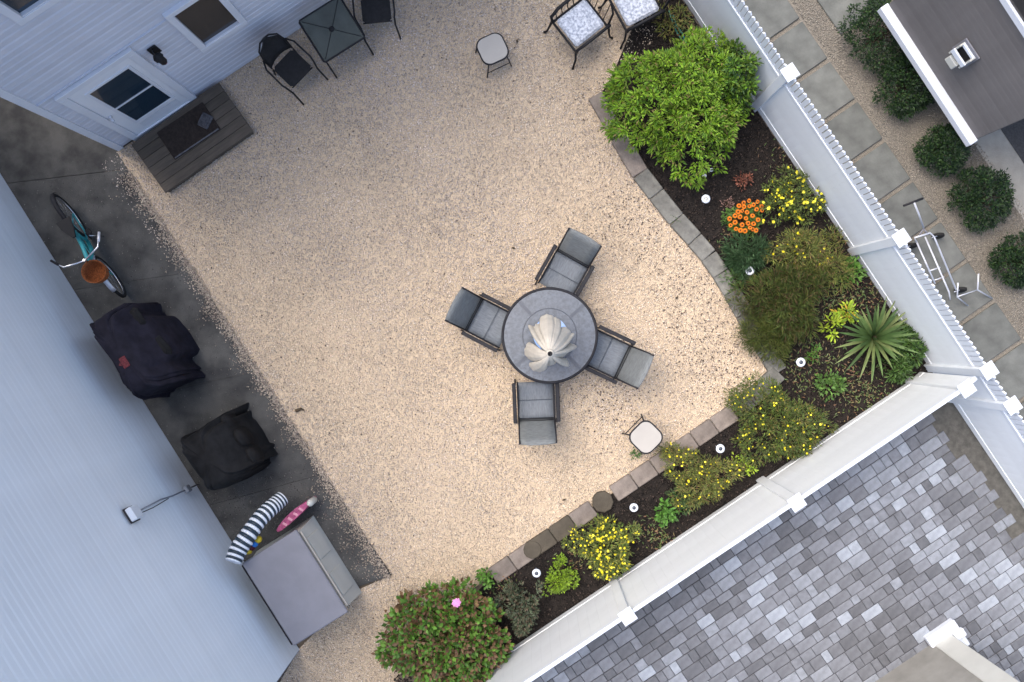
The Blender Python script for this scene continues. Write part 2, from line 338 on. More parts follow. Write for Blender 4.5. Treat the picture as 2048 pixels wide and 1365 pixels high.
# ------------------------------------------------------------------ fences
def fence(name, posts, m, label, pickets, side, ztop=1.52, closers=()):
    """posts: ground points; one section between each pair."""
    root = empty(name, posts[0], label=label, cat='fence')
    o0 = Vector(posts[0])
    panel_z = 1.22 if pickets else 1.46
    bw = .152
    bm_ = MB().box((0, 0, 0), (bw-.0004, .030, panel_z-.06), bev=.0008).mesh('board', m)
    pm = MB(); pm.add([(-.032, -.011, 0), (.032, -.011, 0), (.032, .011, 0), (-.032, .011, 0), (-.032, -.011, .27), (.032, -.011, .27), (.032, .011, .27), (-.032, .011, .27), (0, -.011, .31), (0, .011, .31)],
        [(0, 1, 5, 8, 4), (2, 3, 7, 9, 6), (1, 2, 6, 5), (3, 0, 4, 7), (5, 6, 9, 8), (7, 4, 8, 9), (3, 2, 1, 0)]); pkm = pm.mesh('picket', M['cap'])
    post_m = MB().box((0, 0, .78), (.125, .125, 1.56), bev=.008).mesh('post', m)
    cap_m = MB().add([(x*s_, y*s_, z) for s_, z in ((.092, 0), (.092, .022), (.066, .034), (.0, .065)) for x, y in ((-1, -1), (1, -1), (1, 1), (-1, 1))],
        [(3, 2, 1, 0)]+[(k*4+i, k*4+(i+1) % 4, k*4+4+(i+1) % 4, k*4+4+i) for k in range(3) for i in range(4)]).mesh('post_cap', M['cap'])
    for i, p in enumerate(posts):
        p = Vector(p)-o0; nx = (Vector(posts[min(i+1, len(posts)-1)])-Vector(posts[max(i-1, 0)])); ang = math.atan2(nx.y, nx.x)
        if i in closers: continue
        po = inst('post', post_m, root, (p.x, p.y, 0), (0, 0, ang)); inst('post_cap', cap_m, po, (0, 0, 1.56))
    for i in range(len(posts)-1):
        a = Vector(posts[i])-o0; b = Vector(posts[i+1])-o0; d = b-a; L_ = d.length; ang = math.atan2(d.y, d.x); u = d.normalized()
        if L_ < .15: continue
        clear = L_-.125; n = max(1, round(clear/bw)); st = clear/n
        for k in range(n):
            q = a+u*(.0625+st*(k+.5)); inst('board', bm_, root, (q.x, q.y, .06+(panel_z-.06)/2), (0, 0, ang), (st/bw, 1, 1))
        c = (a+b)/2
        MB().box((0, 0, 0), (clear, .048, .14), bev=.005).build('bottom_rail', m, root, (c.x, c.y, .11), (0, 0, ang))
        MB().box((0, 0, 0), (clear, .05, .075), bev=.005).build('top_rail', M['cap'], root, (c.x, c.y, panel_z+.0375), (0, 0, ang))
        if pickets:
            n = round(clear/.078)
            for k in range(n):
                q = a+u*(.0625+clear*(k+.5)/n); inst('picket', pkm, root, (q.x, q.y, panel_z+.075), (0, 0, ang))
    return root
fence('white_fence', [G(1317, -76), G(1511, 214), G(1705, 502), G(1858, 733), G(1899, 794), G(2093, 1084), G(2287, 1374)], M['vinyl'], 'white vinyl fence topped with a row of pointed pickets beside the slab path', True, 1)
fence('white_fence', [G(1858, 733)+Vector((-.09, -.05, 0)), G(1819, 764), G(1523, 963), G(1228, 1161), G(933, 1359), G(638, 1557)], M['vinyl_b'], 'plain white vinyl fence with flat top rail beside the mixed grey pavers', False, 1, closers=(0,))

# ------------------------------------------------------------------ neighbour side: slab path, gravel, pavers
ug = Vector((.827, .562, 0)); vg = Vector((.567, -.823, 0))
ngr = [G(*p) for p in ((1330, -90), (1530, 210), (1715, 490), (1870, 725), (1905, 780), (2200, 1230), (2350, 1230), (2350, -150))]
sheet('side_gravel_bed', ngr, -.004, mat('side_gravel_base', (.25, .225, .19), .95, col2=(.16, .145, .12), scale=60, bump=.8, bscale=90))
gx = sample([G(*p) for p in ((1560, -30), (1960, 560), (2090, 740), (2150, 560), (1930, 250), (1740, -30))], 22000)
pebbles('side_gravel', gx, .0, .007, .014, [(.27, .245, .205), (.33, .30, .25), (.22, .20, .17), (.29, .26, .22)], M['pebble_grey'], label='tan gravel between the slabs and shrubs next door')
path = empty('slab_path', (0, 0, 0), kind='structure')
e0, e8 = G(1602, 40), G(2044, 681); du = (e8-e0).normalized(); sp_ = (e8-e0).length/8
cu = Vector((du.y, -du.x, 0)); cu = cu if cu.x < 0 else -cu
sm_ = MB().box((0, 0, 0), (.635, .80, .06), bev=.008).mesh('paving_slab', M['slab'])
for i in range(-2, 12):
    c = e0+du*(sp_*(i+.5))+cu*.41
    inst('paving_slab', sm_, path, (c.x, c.y, .0), (0, 0, math.atan2(du.y, du.x)))
for (px, py, rx) in ((1700, -5, 1.0),):
    c = G(px, py); inst('paving_slab', sm_, path, (c.x, c.y, .0), (0, 0, math.atan2(du.y, du.x)), (1.15, 1.05, 1))
sheet('concrete_apron', [G(*p) for p in ((1930, 260), (1990, 240), (2300, 700), (2300, 800), (2040, 430))], .004, M['concrete'])
sheet('driveway', [G(*p) for p in ((1998, 255), (2400, -40), (2500, 900), (2350, 780))], .008, M['asphalt'])
sheet('gravel_margin', [G(*p) for p in ((1800, 790), (1873, 745), (1905, 795), (2300, 1385), (2300, 1480), (2030, 1160))], .002, mat('drab_sand', (.10, .096, .086), .95, .3, 12, .5, 120))
# mixed grey pavers
patio = empty('paver_patio', (0, 0, 0), kind='structure')
f0 = G(1523, 963); fu = (G(1819, 764)-G(1228, 1161)).normalized(); fv = Vector((fu.y, -fu.x, 0))    # fv away from the yard
xr = (G(1868, 832)-f0); umax0 = xr.dot(fu)
tiles = []
v = .07; row = 0
while v < 4.4:
    hh = random.choice((.125, .15, .15, .175)) if v < 9 else .15
    uend = umax0+random.choice((-.10, -.02, .04, .1)) + (v-.0)*.015
    uu = uend; 
    while uu > -5.5:
        l_ = random.choice((.12, .16, .2, .24, .24, .3)); tiles.append((uu-l_, uu, v, v+hh)); uu -= l_
    v += hh; row += 1
def toimg(p): return (NX+p.x*F/H, NY-p.y*F/H)
kept = []
for t in tiles:
    c = f0+fu*((t[0]+t[1])/2)+fv*((t[2]+t[3])/2); ix, iy = toimg(c)
    if -120 < ix < 2200 and iy < 1480: kept.append((t, c, ix, iy))
def vis(ix, iy):
    # shown past the fence top and inside the frame
    return 1060 < ix < 2065 and iy < 1380 and ((ix-NX)*.557+(iy-NY)*.83) > 555
pos_part = [k for k in kept if vis(k[2], k[3])]; rest = [k for k in kept if not vis(k[2], k[3])]
pos_part.sort(key=lambda k: -(k[0][1]-k[0][0])*(k[0][3]-k[0][2])); rest += pos_part[300:]; pos_part = pos_part[:300]
ang = math.atan2(fu.y, fu.x)
def tone(c):
    n = math.sin(c.x*1.9+1)*math.cos(c.y*1.7+.4)*1.0+random.gauss(1.75, 1.15)
    return PAV[max(0, min(4, int(round(n))))]
cache = {}
for t, c, _, _ in pos_part:
    m_ = tone(c); k = (round(t[1]-t[0], 3), round(t[3]-t[2], 3), m_.name)
    if k not in cache: cache[k] = MB().box((0, 0, 0), (k[0]-.006, k[1]-.009, .05), bev=.006).mesh('paver', m_)
    inst('paver', cache[k], patio, (c.x, c.y, -.008+random.uniform(-.003, .003)), (random.uniform(-.006, .006), random.uniform(-.006, .006), ang))
groups = {}
for t, c, _, _ in rest: groups.setdefault(tone(c).name, []).append((t, c))
R_ = Matrix.Rotation(ang, 3, 'Z'); far = MB(); mats = []; mi = []
for gi, (mn, lst) in enumerate(groups.items()):
    mats.append(bpy.data.materials[mn])
    for t, c in lst:
        n0 = len(far.f); far.box((c.x, c.y, -.008), (t[1]-t[0]-.006, t[3]-t[2]-.009, .05), R_, bev=.006); mi += [gi]*(len(far.f)-n0)
me = far.mesh('pavers'); [me.materials.append(q) for q in mats]; me.polygons.foreach_set('material_index', mi)
tag(inst('pavers', me, patio), kind='stuff')
pj = [f0+fu*a_+fv*b_ for a_, b_ in ((-5.5, .05), (umax0-.25, .05), (umax0-.2, 4.5), (-5.5, 4.5))]
sheet('paver_joints', pj, .004, mat('joint_sand', (.05, .05, .055), .95, .3, 30, .3, 100))

# ------------------------------------------------------------------ houses
def wallframe(a, b, inward):
    """a->b runs along the wall base; returns origin, u, n (n points out of the wall)."""
    a, b = Vector(a), Vector(b); u = (b-a).normalized(); n = Vector((u.y, -u.x, 0))
    if n.dot(Vector(inward)) < 0: n = -n
    return a, u, n
def wallhit(px, py, o, u, n):
    d = Vector(((px-NX)/F, -(py-NY)/F, -1.0)); cpos = Vector((0, 0, H)); t = (o-cpos).dot(n)/d.dot(n); p = cpos+d*t
    return (p-o).dot(u), p.z
def board_mesh(L_, exp, m, name='siding_board'):
    d = .012 if m is M['siding_a'] else .0032
    pr = [(0, 0), (d, 0), (d, exp*.72), (.001, exp*.96), (.001, exp), (-.002, exp)]; k = len(pr)
    vs = [(x, y, z) for x in (0, L_) for y, z in pr]
    fs = [(q, q+1, k+q+1, k+q) for q in range(k-1)]+[tuple(range(k-1, -1, -1)), tuple(range(k, 2*k))]
    return MB().add(vs, fs).mesh(name, m)
def house(name, a, b, inward, depth, height, exp, m, label, z0=.0, s0=0., cutoff=99, roofh=2.0, trim_ends=(True, True)):
    o, u, n = wallframe(a, b, inward); L_ = (Vector(b)-Vector(a)).length
    flip = u.cross(n).z < 0
    root = empty(name, o, math.atan2(u.y, u.x), label=label, cat='house')
    sy = 1 if not flip else -1     # local +y*sy is out of the wall
    y0, y1 = sorted((-.004*sy, -depth*sy))
    MB().box((L_/2, (y0+y1)/2, height/2+z0/2), (L_, y1-y0, height-z0)).build('wall', M['wallcore'] if m is not M['siding_c'] else m, root)
    bm_ = board_mesh(L_-.02, exp, m)
    if sy < 0:
        for v_ in bm_.vertices: v_.co.y *= -1
        bm_.flip_normals()
    z = z0+.02
    while z < min(height, cutoff)-exp:
        inst('siding_board', bm_, root, (.01, 0, z)); z += exp
    for k, s in enumerate((0.0, L_)):
        if trim_ends[k]: MB().box((s, .008*sy, (height+z0)/2), (.10, .05, height-z0), bev=.006).build('corner_trim', M['trim'] if m is not M['siding_c'] else m, root)
    # hipped roof out of sight above
    e = .25; ya, yb = sorted((e*sy, -(depth+e)*sy)); ym = (ya+yb)/2; hh = (yb-ya)/2
    MB().add([(-e, ya, height), (L_+e, ya, height), (L_+e, yb, height), (-e, yb, height), (hh*.8, ym, height+roofh), (L_-hh*.8, ym, height+roofh)],
             [(3, 2, 1, 0), (0, 1, 5, 4), (2, 3, 4, 5), (1, 2, 5), (3, 0, 4)]).build('roof', M['roofing'], root)
    return root, o, u, n, sy
def rect(root, sy, s0, s1, z0, z1, y0, y1, name, m, parent=None, bev=.0, off=(0, 0, 0)):
    ya, yb = sorted((y0*sy, y1*sy)); c = Vector(((s0+s1)/2, (ya+yb)/2, (z0+z1)/2))-Vector(off)
    return MB().box((0, 0, 0), (s1-s0, yb-ya, z1-z0), bev=bev).build(name, m, parent or root, c)
def ringframe(sy, s0, s1, z0, z1, t, y0, y1, name, m, parent, bev=.004):
    ya, yb = sorted((y0*sy, y1*sy)); b = MB(); yc = (ya+yb)/2; d = yb-ya
    b.box(((s0+s1)/2, yc, z0-t/2), (s1-s0+2*t, d, t), bev=bev).box(((s0+s1)/2, yc, z1+t/2), (s1-s0+2*t, d, t), bev=bev)
    b.box((s0-t/2, yc, (z0+z1)/2), (t, d, z1-z0-.001), bev=bev).box((s1+t/2, yc, (z0+z1)/2), (t, d, z1-z0-.001), bev=bev)
    return b.build(name, m, parent)
# house at the top left of the yard
hA, oA, uA, nA, sA = house('blue_grey_house', G(240, 296), G(1010, -216), (1, -1, 0), 7, 6.4, .114, M['siding_a'], 'blue-grey sided house with white back door and two windows above the wooden step', trim_ends=(True, True))
# door
sl_, _ = wallhit(268, 278, oA, uA, nA); sr_, _ = wallhit(395, 190, oA, uA, nA)
def sg(gx, gy=None):   # ground pixel x on the wall line -> s
    gy = 296-.665*(gx-240); return (G(gx, gy)-oA).dot(uA)
d0, d1 = sg(270), sg(394)
dr = rect(hA, sA, d0+.09, d1-.09, .14, 2.04, .014, .055, 'door', M['door'], bev=.008)
off = dr.location
ringframe(sA, d0+.09, d1-.09, .16, 2.04, .10, .012, .075, 'door_frame', M['trim'], hA)
def child(ob_): ob_.location = Vector(ob_.location); return ob_
g0, g1 = sg(303), sg(369)
ch = ringframe(sA, g0, g1, .55, 1.82, .045, .05, .068, 'glass_trim', M['trim'], dr); ch.location = -off
rect(hA, sA, g0, g1, 1.16, 1.82, .052, .060, 'pane', M['glass_blue'], dr, off=off)
rect(hA, sA, g0, g1, .55, 1.13, .052, .060, 'pane', M['glass_blue'], dr, off=off)
rect(hA, sA, g0, g1, 1.13, 1.16, .052, .068, 'muntin', M['trim'], dr, off=off)
rect(hA, sA, g0-.02, g1+.02, .26, .42, .055, .061, 'kick_panel', M['trim'], dr, bev=.003, off=off)
MB().lathe([(.03, 0), (.03, .015), (.012, .02), (.012, .045), (.026, .055), (.028, .07), (.0, .08)], n=14, R=Matrix.Rotation(-PI/2*sA, 3, 'X')).build('handle', M['silver'], dr, Vector((sg(286), .055*sA, 1.04))-off)
# windows
def window(root, sy, s0, s1, z0, z1, glass, midrail=False):
    f = ringframe(sy, s0, s1, z0, z1, .09, .010, .07, 'window', M['trim'], root)
    MB().box(((s0+s1)/2, .035*sy, z0+.012), (s1-s0-.004, .05, .022)).build('sill', M['trim'], f)
    rect(root, sy, s0, s1, z0+.025, z1, .014, .022, 'pane', glass, f)
    if midrail: rect(root, sy, s0, s1, (z0+z1)/2-.02, (z0+z1)/2+.02, .024, .05, 'muntin', M['trim'], f)
    return f
window(hA, sA, sg(470), sg(531), 1.2, 2.45-.22, M['glass_brown'])
window(hA, sA, sg(348), sg(470), 3.74, 4.9, M['glass_blue'], True)
window(hA, sA, sg(620), sg(720), 3.74, 4.9, M['glass_blue'], True)
rect(hA, sA, .05, 7.5, 2.165, 2.185, .012, .035, 'drip_strip', M['siding_a'])
# lantern by the door
lt = empty('wall_lantern', oA+uA*sg(413)+nA*.02+Vector((0, 0, 1.72)), math.atan2(uA.y, uA.x), 'small black wall lantern between the white door and the window', 'lantern')
MB().box((0, .012*sA, .05), (.12, .02, .20), bev=.006).build('back_plate', M['black'], lt)
MB().tube([(0, .02*sA, .12), (0, .09*sA, .19), (0, .13*sA, .17)], .009, 6).build('bracket', M['black'], lt)
MB().lathe([(.035, -.08), (.05, -.06), (.055, .08), (.07, .085), (.05, .12), (.015, .15), (0, .16)], (0, .13*sA, 0), 8, smooth=False).build('lamp_housing', M['black'], lt)
MB().lathe([(.028, -.11), (.034, -.08)], (0, .13*sA, 0), 8).build('finial', M['pink'], lt)
# pale blue house, left
hB, oB, uB, nB, sB = house('pale_blue_house', G(600, 1300), G(-120, 154), (1, 1, 0), 7, 6.6, .10, M['siding_b'], 'pale blue sided house wall behind the two covered grills', trim_ends=(False, True))
# wall lamp and conduit
s_, z_ = wallhit(258, 1033, oB, uB, nB)
wl = empty('wall_light', oB+uB*s_+nB*.02+Vector((0, 0, z_)), math.atan2(uB.y, uB.x), 'white square box light high on the pale blue wall with a conduit below', 'wall light')
MB().box((0, .05*sB, 0), (.17, .09, .2), bev=.012).build('housing', M['cap'], wl)
MB().box((0, .015*sB, 0), (.2, .02, .23), bev=.006).build('back_plate', M['frame'], wl)
MB().tube([(0.0, .03*sB, -.1), (.02, .03*sB, -.8), (0, .03*sB, -1.15), (0, .03*sB, -z_+.05)], .011, 6).build('conduit', mat('grey_conduit', (.18, .2, .24), .5), wl)
MB().box((0, .045*sB, -1.62), (.1, .06, .13), bev=.01).build('junction_box', mat('grey_box', (.2, .22, .25), .5), wl)
MB().tube([(-.03, .035*sB, -.1), (-.035, .035*sB, -.5), (-.01, .035*sB, -1.0)], .006, 5).build('cable', M['frame'], wl)
# grey house top right
aC = P(1947, 282, .72); bC = P(1773, 17, .72); aC.z = bC.z = 0; dC = (bC-aC).normalized()
hC, oC, uC, nC, sC = house('grey_house', aC, bC+dC*.02, (-1, -1, 0), 6, 5.6, .10, M['siding_c'], 'grey sided house with white base trim behind the dark shrubs', z0=.74, trim_ends=(False, False))
LC = (bC-aC).length
MB().box((LC/2, -3.3*sC, .36), (LC-.5, 5.4, .76)).build('foundation', M['concrete'], hC)
rect(hC, sC, -.02, LC+.04, .70, .82, .0, .12, 'base_trim', M['trim'], bev=.006)
s2, z2 = wallhit(1935, 104, oC, uC, nC)
vt = empty('wall_vent', oC+uC*s2+nC*.015+Vector((0, 0, z2)), math.atan2(uC.y, uC.x), 'white vent hood on the grey siding above the shrubs', 'vent')
MB().box((0, .010*sC, .0), (.30, .02, .34), bev=.004).build('back_plate', M['boxlid'], vt)
MB().box((0, .035*sC, .10), (.22, .03, .05), bev=.005).build('louvre', M['cap'], vt)
MB().box((-.11, .05*sC, -.02), (.025, .09, .28), bev=.005).box((.11, .05*sC, -.02), (.025, .09, .28), bev=.005).build('side_cheek', M['boxside'], vt)
MB().box((0, .11*sC, -.02), (.25, .025, .09), bev=.005).build('front_lip', M['cap'], vt)
MB().box((0, .025*sC, -.02), (.17, .02, .14)).build('opening', M['black'], vt)
MB().box((0, .06*sC, -.22), (.16, .10, .14), bev=.01).build('duct', M['boxside'], vt)
s3, z3 = wallhit(2031, 24, oC, uC, nC)
rect(hC, sC, s3-1.2, LC-.06, z3-.05, z3+.05, .015, .05, 'window_trim', M['trim'], bev=.004)
rect(hC, sC, s3-1.15, LC-.1, z3+.05, z3+1.1, .012, .022, 'pane', M['glass_brown'])
# corner of a house bottom right
aD = G(1560, 1490); bD = G(1885, 1272); dD = (bD-aD).normalized(); nD = Vector((-dD.y, dD.x, 0))
hD = empty('beige_house', aD, math.atan2(dD.y, dD.x), 'corner of a beige house with white corner post beyond the mixed grey pavers', 'house')
LD = (bD-aD).length
MB().box((LD/2, -1.6, 1.4), (LD-.25, 3.2, 2.8)).build('wall', M['beige_wall'], hD)
MB().box((LD-.05, -.13, 1.4), (.28, .30, 2.8), bev=.01).build('corner_post', M['boxside'], hD)
MB().box((LD-.0, -.05, .06), (.48, .42, .12), bev=.012).build('post_base', M['trim'], hD)
MB().box((LD+.18, -.02, .16), (.16, .12, .07), bev=.012).build('downspout_elbow', M['trim'], hD)

# ------------------------------------------------------------------ wooden step and mat
sc = [P(*p, .16) for p in ((250, 296), (333, 386), (515, 262), (437, 160))]
cx = sum((p for p in sc), Vector())/4; us = ((sc[2]-sc[1])+(sc[3]-sc[0])).normalized()
st = empty('wooden_step', (cx.x, cx.y, 0), math.atan2(us.y, us.x), 'low weathered wooden step in front of the white back door', 'step')
Ls = 1.52; Ws = .84
nb = 6
for k in range(nb):
    MB().box((0, 0, 0), (Ls, Ws/nb-.004, .035), bev=.005).build('plank', M['wood'], st, (0, -Ws/2+Ws/nb*(k+.5), .145+random.uniform(-.002, .002)))
MB().box((0, 0, .062), (Ls-.05, Ws-.05, .124)).build('frame', M['wood'], st)
# local +y of the step points to the house
mt = empty('doormat', Vector((cx.x, cx.y, .165))+us*.02+Vector((-us.y, us.x, 0))*.10, math.atan2(us.y, us.x)-.02, 'dark brown doormat lying crooked on the wooden step', 'doormat')
MB().box((0, 0, .008), (.78, .46, .016), bev=.005).build('mat_pile', M['mat'], mt)
MB().box((.0, -.215, .021), (.74, .02, .008)).build('border', mat('pale_border', (.11, .11, .12), .8, .4, 30), mt)
tr = empty('shoe_tray', Vector((cx.x, cx.y, .185))+us*.30+Vector((-us.y, us.x, 0))*.07, math.atan2(us.y, us.x)+.5, 'folded grey cloth lying at the end of the doormat', 'cloth')
MB().box((0, 0, .014), (.2, .16, .026), bev=.01).box((.01, .01, .037), (.17, .13, .02), bev=.008).build('cloth_fold', mat('grey_cloth', (.08, .08, .09), .9, .5, 20, .5, 40), tr)

# ------------------------------------------------------------------ round table and umbrella
T0 = P(1099.5, 671.5, .72)
tb_ = empty('round_table', (T0.x, T0.y, 0), .12, 'large round patio table with mottled grey top and dark rim', 'table')
RT = 97/ (F/(H-.72))
MB().lathe([(0, .706), (RT-.03, .706), (RT-.03, .716), (0, .716)], n=72, smooth=False).build('tabletop', M['tabletop'], tb_)
MB().tube([(math.cos(t)*(RT-.02), math.sin(t)*(RT-.02), .712) for t in [2*PI*k/72 for k in range(72)]], .019, 8, closed=True).build('rim', M['frame'], tb_)
MB().tube([(math.cos(t)*.365, math.sin(t)*.365, .7165) for t in [2*PI*k/64 for k in range(64)]], .0045, 6, closed=True).build('inner_ring', M['tableband'], tb_)
for a in (42, 132, 222, 312):
    t = math.radians(a)-.12
    MB().box((0, 0, 0), (.27, .045, .004)).build('spoke', M['tableband'], tb_, (math.cos(t)*.50, math.sin(t)*.50, .7185), (0, 0, t))
    MB().tube([(math.cos(t)*.5, math.sin(t)*.5, .69), (math.cos(t)*.42, math.sin(t)*.42, .35), (math.cos(t)*.5, math.sin(t)*.5, .0)], .02, 8).build('leg', M['frame'], tb_)
MB().lathe([(.0, .7175), (.235, .7175), (.235, .7235), (.03, .7235)], n=48, smooth=False).build('centre_plate', M['skydisc'], tb_, (.012, .01, .001))
MB().lathe([(.26, 0), (.27, .03), (.20, .07), (.05, .09), (.03, .28), (.0, .28)], n=28).build('umbrella_stand', M['frame'], tb_)
tip = P(1100, 708, 2.15); foot = Vector((T0.x, T0.y+.01, .1)); ax = (tip-foot); axd = ax.normalized()
um = empty('patio_umbrella', foot, 0, 'closed beige patio umbrella with loose folds standing in the round table', 'umbrella')
um.rotation_euler = axd.to_track_quat('Z', 'Y').to_euler()
LU = ax.length
MB().tube([(0, 0, 0), (0, 0, LU-.02)], .019, 10).build('pole', mat('bronze_pole', (.10, .08, .06), .4), um)
MB().lathe([(.024, LU-.03), (.03, LU+.0), (.02, LU+.03), (.017, LU+.03), (.015, LU+.005), (0, LU+.005)], n=16).build('finial', M['frame'], um)
MB().lathe([(.030, LU-.04), (.052, LU-.05), (.047, LU-.02), (.032, LU-.012)], n=20).build('top_cap', M['canvas'], um)
# eight loose folded gores, each a drooping double sheet
gores = [(153, .30, .034, 1), (108, .33, .085, 0), (84, .30, .075, 0), (52, .26, .085, 0), (24, .29, .032, 1), (5, .30, .036, 1), (-18, .20, .07, 0), (-38, .33, .038, 1), (-72, .22, .07, 0), (-106, .34, .085, 0), (-140, .28, .08, 0), (195, .25, .07, 0), (128, .25, .06, 0)]
for a, rr, wmax, roll in gores:
    t = math.radians(a); n = 10; b = MB(); vs = []; bend = random.uniform(-.10, .10)
    for i in range(n):
        f = i/(n-1); r = .026+rr*(f**.62); z = LU-.03-(.92+.12*roll)*f**1.15+(.04 if roll else 0)*f
        ww = .012+wmax*min(1, f*1.6)**.8*(1 if not roll else (1-.25*f))
        rid = (.030 if roll else .012)*min(1, f*2)
        tt = t+bend*f*1.5; cx_, cy_ = math.cos(tt), math.sin(tt); sx_, sy_ = -cy_, cx_
        prof = [(-1, -.05), (-.7, -.012), (-.35, rid*.8), (0, rid), (.4, rid*.7), (.8, -.014), (1, -.055)]
        if not roll: prof = [(-1, -.03), (-.75, .004), (-.3, -.006), (0, .012), (.35, -.008), (.8, .006), (1, -.035)]
        for q, h in prof:
            rad = r+h*1.0*(.3+f)+(.03*math.cos(q*1.3)*f if not roll else 0)
            vs.append((cx_*rad+sx_*ww*q, cy_*rad+sy_*ww*q, z+h*.45))
    k = 7; fs = [(i*k+j, i*k+j+1, i*k+k+j+1, i*k+k+j) for i in range(n-1) for j in range(k-1)]
    b.add(vs, fs, True); o = b.build('canopy_fold', M['canvas'], um)
    sm = o.modifiers.new('thick', 'SOLIDIFY'); sm.thickness = .006
    ss = o.modifiers.new('smooth', 'SUBSURF'); ss.levels = 1; ss.render_levels = 1
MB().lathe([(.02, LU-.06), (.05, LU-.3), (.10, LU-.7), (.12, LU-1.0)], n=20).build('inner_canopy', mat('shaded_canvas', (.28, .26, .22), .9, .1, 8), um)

# ------------------------------------------------------------------ sling chairs
def sling_chair():
    r = empty('patio_chair', (0, 0, 0), 0, '', 'chair', 'grey sling chairs round the patio table')
    # seat: curved sheet
    n = 8; vs = []; fs = []
    for i in range(n):
        f = i/(n-1); y = .27-.50*f; z = .43-.035*math.sin(PI*f)-.02*f
        if i == 0: z -= .02
        for x in (-.24, -.12, 0, .12, .24): vs.append((x, y, z-.012*(1-(x/.24)**2)))
    for i in range(n-1):
        for j in range(4): fs.append((i*5+j, i*5+5+j, i*5+6+j, i*5+1+j))
    o = MB().add(vs, fs, True).build('seat', M['sling'], r); s = o.modifiers.new('t', 'SOLIDIFY'); s.thickness = .008
    vs = []; fs = []; n = 9
    for i in range(n):
        f = i/(n-1); y = -.235-.26*f**1.1; z = .42+.54*f
        if f > .9: y -= .025
        for x in (-.235, -.12, 0, .12, .235): vs.append((x, y-.022*(1-(x/.235)**2)*f, z-(.016*(1-(x/.235)**2) if i == n-1 else 0)))
    for i in range(n-1):
        for j in range(4): fs.append((i*5+j, i*5+5+j, i*5+6+j, i*5+1+j))
    o = MB().add(vs, fs, True).build('backrest', M['slingback'], r); s = o.modifiers.new('t', 'SOLIDIFY'); s.thickness = .008
    for z_, y_ in ((.455, -.245), (.50, -.268)):
        MB().tube([(-.235, y_+.012, z_), (.235, y_+.012, z_)], .006, 5).build('seam', M['frame'], r)
    MB().tube([(-.238, .02, .402), (.238, .02, .402)], .004, 5).build('seam', M['tableband'], r)
    for sx in (-1, 1):
        MB().tube([(sx*.25, .275, .40), (sx*.25, .2, .425), (sx*.25, -.2, .40), (sx*.247, -.245, .44), (sx*.245, -.38, .72), (sx*.243, -.515, .975)], .012, 6).build('side_rail', M['frame'], r)
        MB().box((sx*.295, .0, .63), (.052, .55, .022), bev=.008).build('armrest', M['frame'], r)
        MB().tube([(sx*.29, .24, .62), (sx*.28, .26, .4), (sx*.285, .29, 0)], .014, 6).build('leg', M['frame'], r)
        MB().tube([(sx*.29, -.23, .62), (sx*.28, -.25, .4), (sx*.285, -.33, 0)], .014, 6).build('leg', M['frame'], r)
    MB().tube([(-.25, .22, .33), (.25, .22, .33)], .01, 6).build('stretcher', M['frame'], r)
    MB().tube([(-.245, -.23, .36), (.245, -.23, .36)], .01, 6).build('stretcher', M['frame'], r)
    return r
chp = sling_chair()
spots = [((1128, 549), (-.49, .87), 'grey sling chair on the side of the round table facing the big green bush'),
         ((980, 646), (.887, .461), 'grey sling chair on the side of the round table facing the covered grills'),
         ((1213, 709), (-.90, -.43), 'grey sling chair on the side of the round table facing the tall yucca'),
         ((1072, 803), (-.04, -1), 'grey sling chair set straight below the round table with its back to the pink-flowered shrub')]
for i, (c, d, lab) in enumerate(spots):
    o = chp if i == 0 else copy_tree(chp)
    p = P(*c, .42); fx, fy = d[0], -d[1]
    o.location = (p.x, p.y, 0); o.rotation_euler = (0, 0, math.atan2(fy, fx)-PI/2); o['label'] = lab

# ------------------------------------------------------------------ stools
def stool(px, py, rot, size, legdir, label):
    c = P(px, py, .46); r = empty('side_stool', (c.x, c.y, 0), rot, label, 'stool', 'small square stools with cream tops')
    h = size/2; k = .3*size; pts = []
    for qx, qy, a0 in ((h-k, h-k, 0), (-h+k, h-k, 90), (-h+k, -h+k, 180), (h-k, -h+k, 270)):
        for j in range(6): t = math.radians(a0+j*18); pts.append((qx+k*math.cos(t), qy+k*math.sin(t)))
    MB().prism([(x*.95, y*.95) for x, y in pts], .44, .465).build('seat_pad', M['cream'], r)
    MB().tube([(x*1.0, y*1.0, .452) for x, y in pts], .011, 6, closed=True).build('rim', M['frame'], r)
    for sx, sy in ((1, 1), (-1, 1), (-1, -1), (1, -1)):
        MB().tube([(sx*h*.72, sy*h*.92, .44), (sx*h*1.0, sy*h*1.02, .0)], .010, 6).build('leg', M['frame'], r)
    MB().tube([(-h*.9, h, .18), (h*.9, h, .18)], .007, 5).tube([(-h*.9, -h, .18), (h*.9, -h, .18)], .007, 5).build('stretcher', M['frame'], r)
    return r
stool(985, 98, math.radians(25), .385, 0, 'cream-topped stool on open gravel near the patterned cushions')
stool(1292, 875, math.radians(45), .385, 0, 'cream-topped stool beside the pink edging blocks')

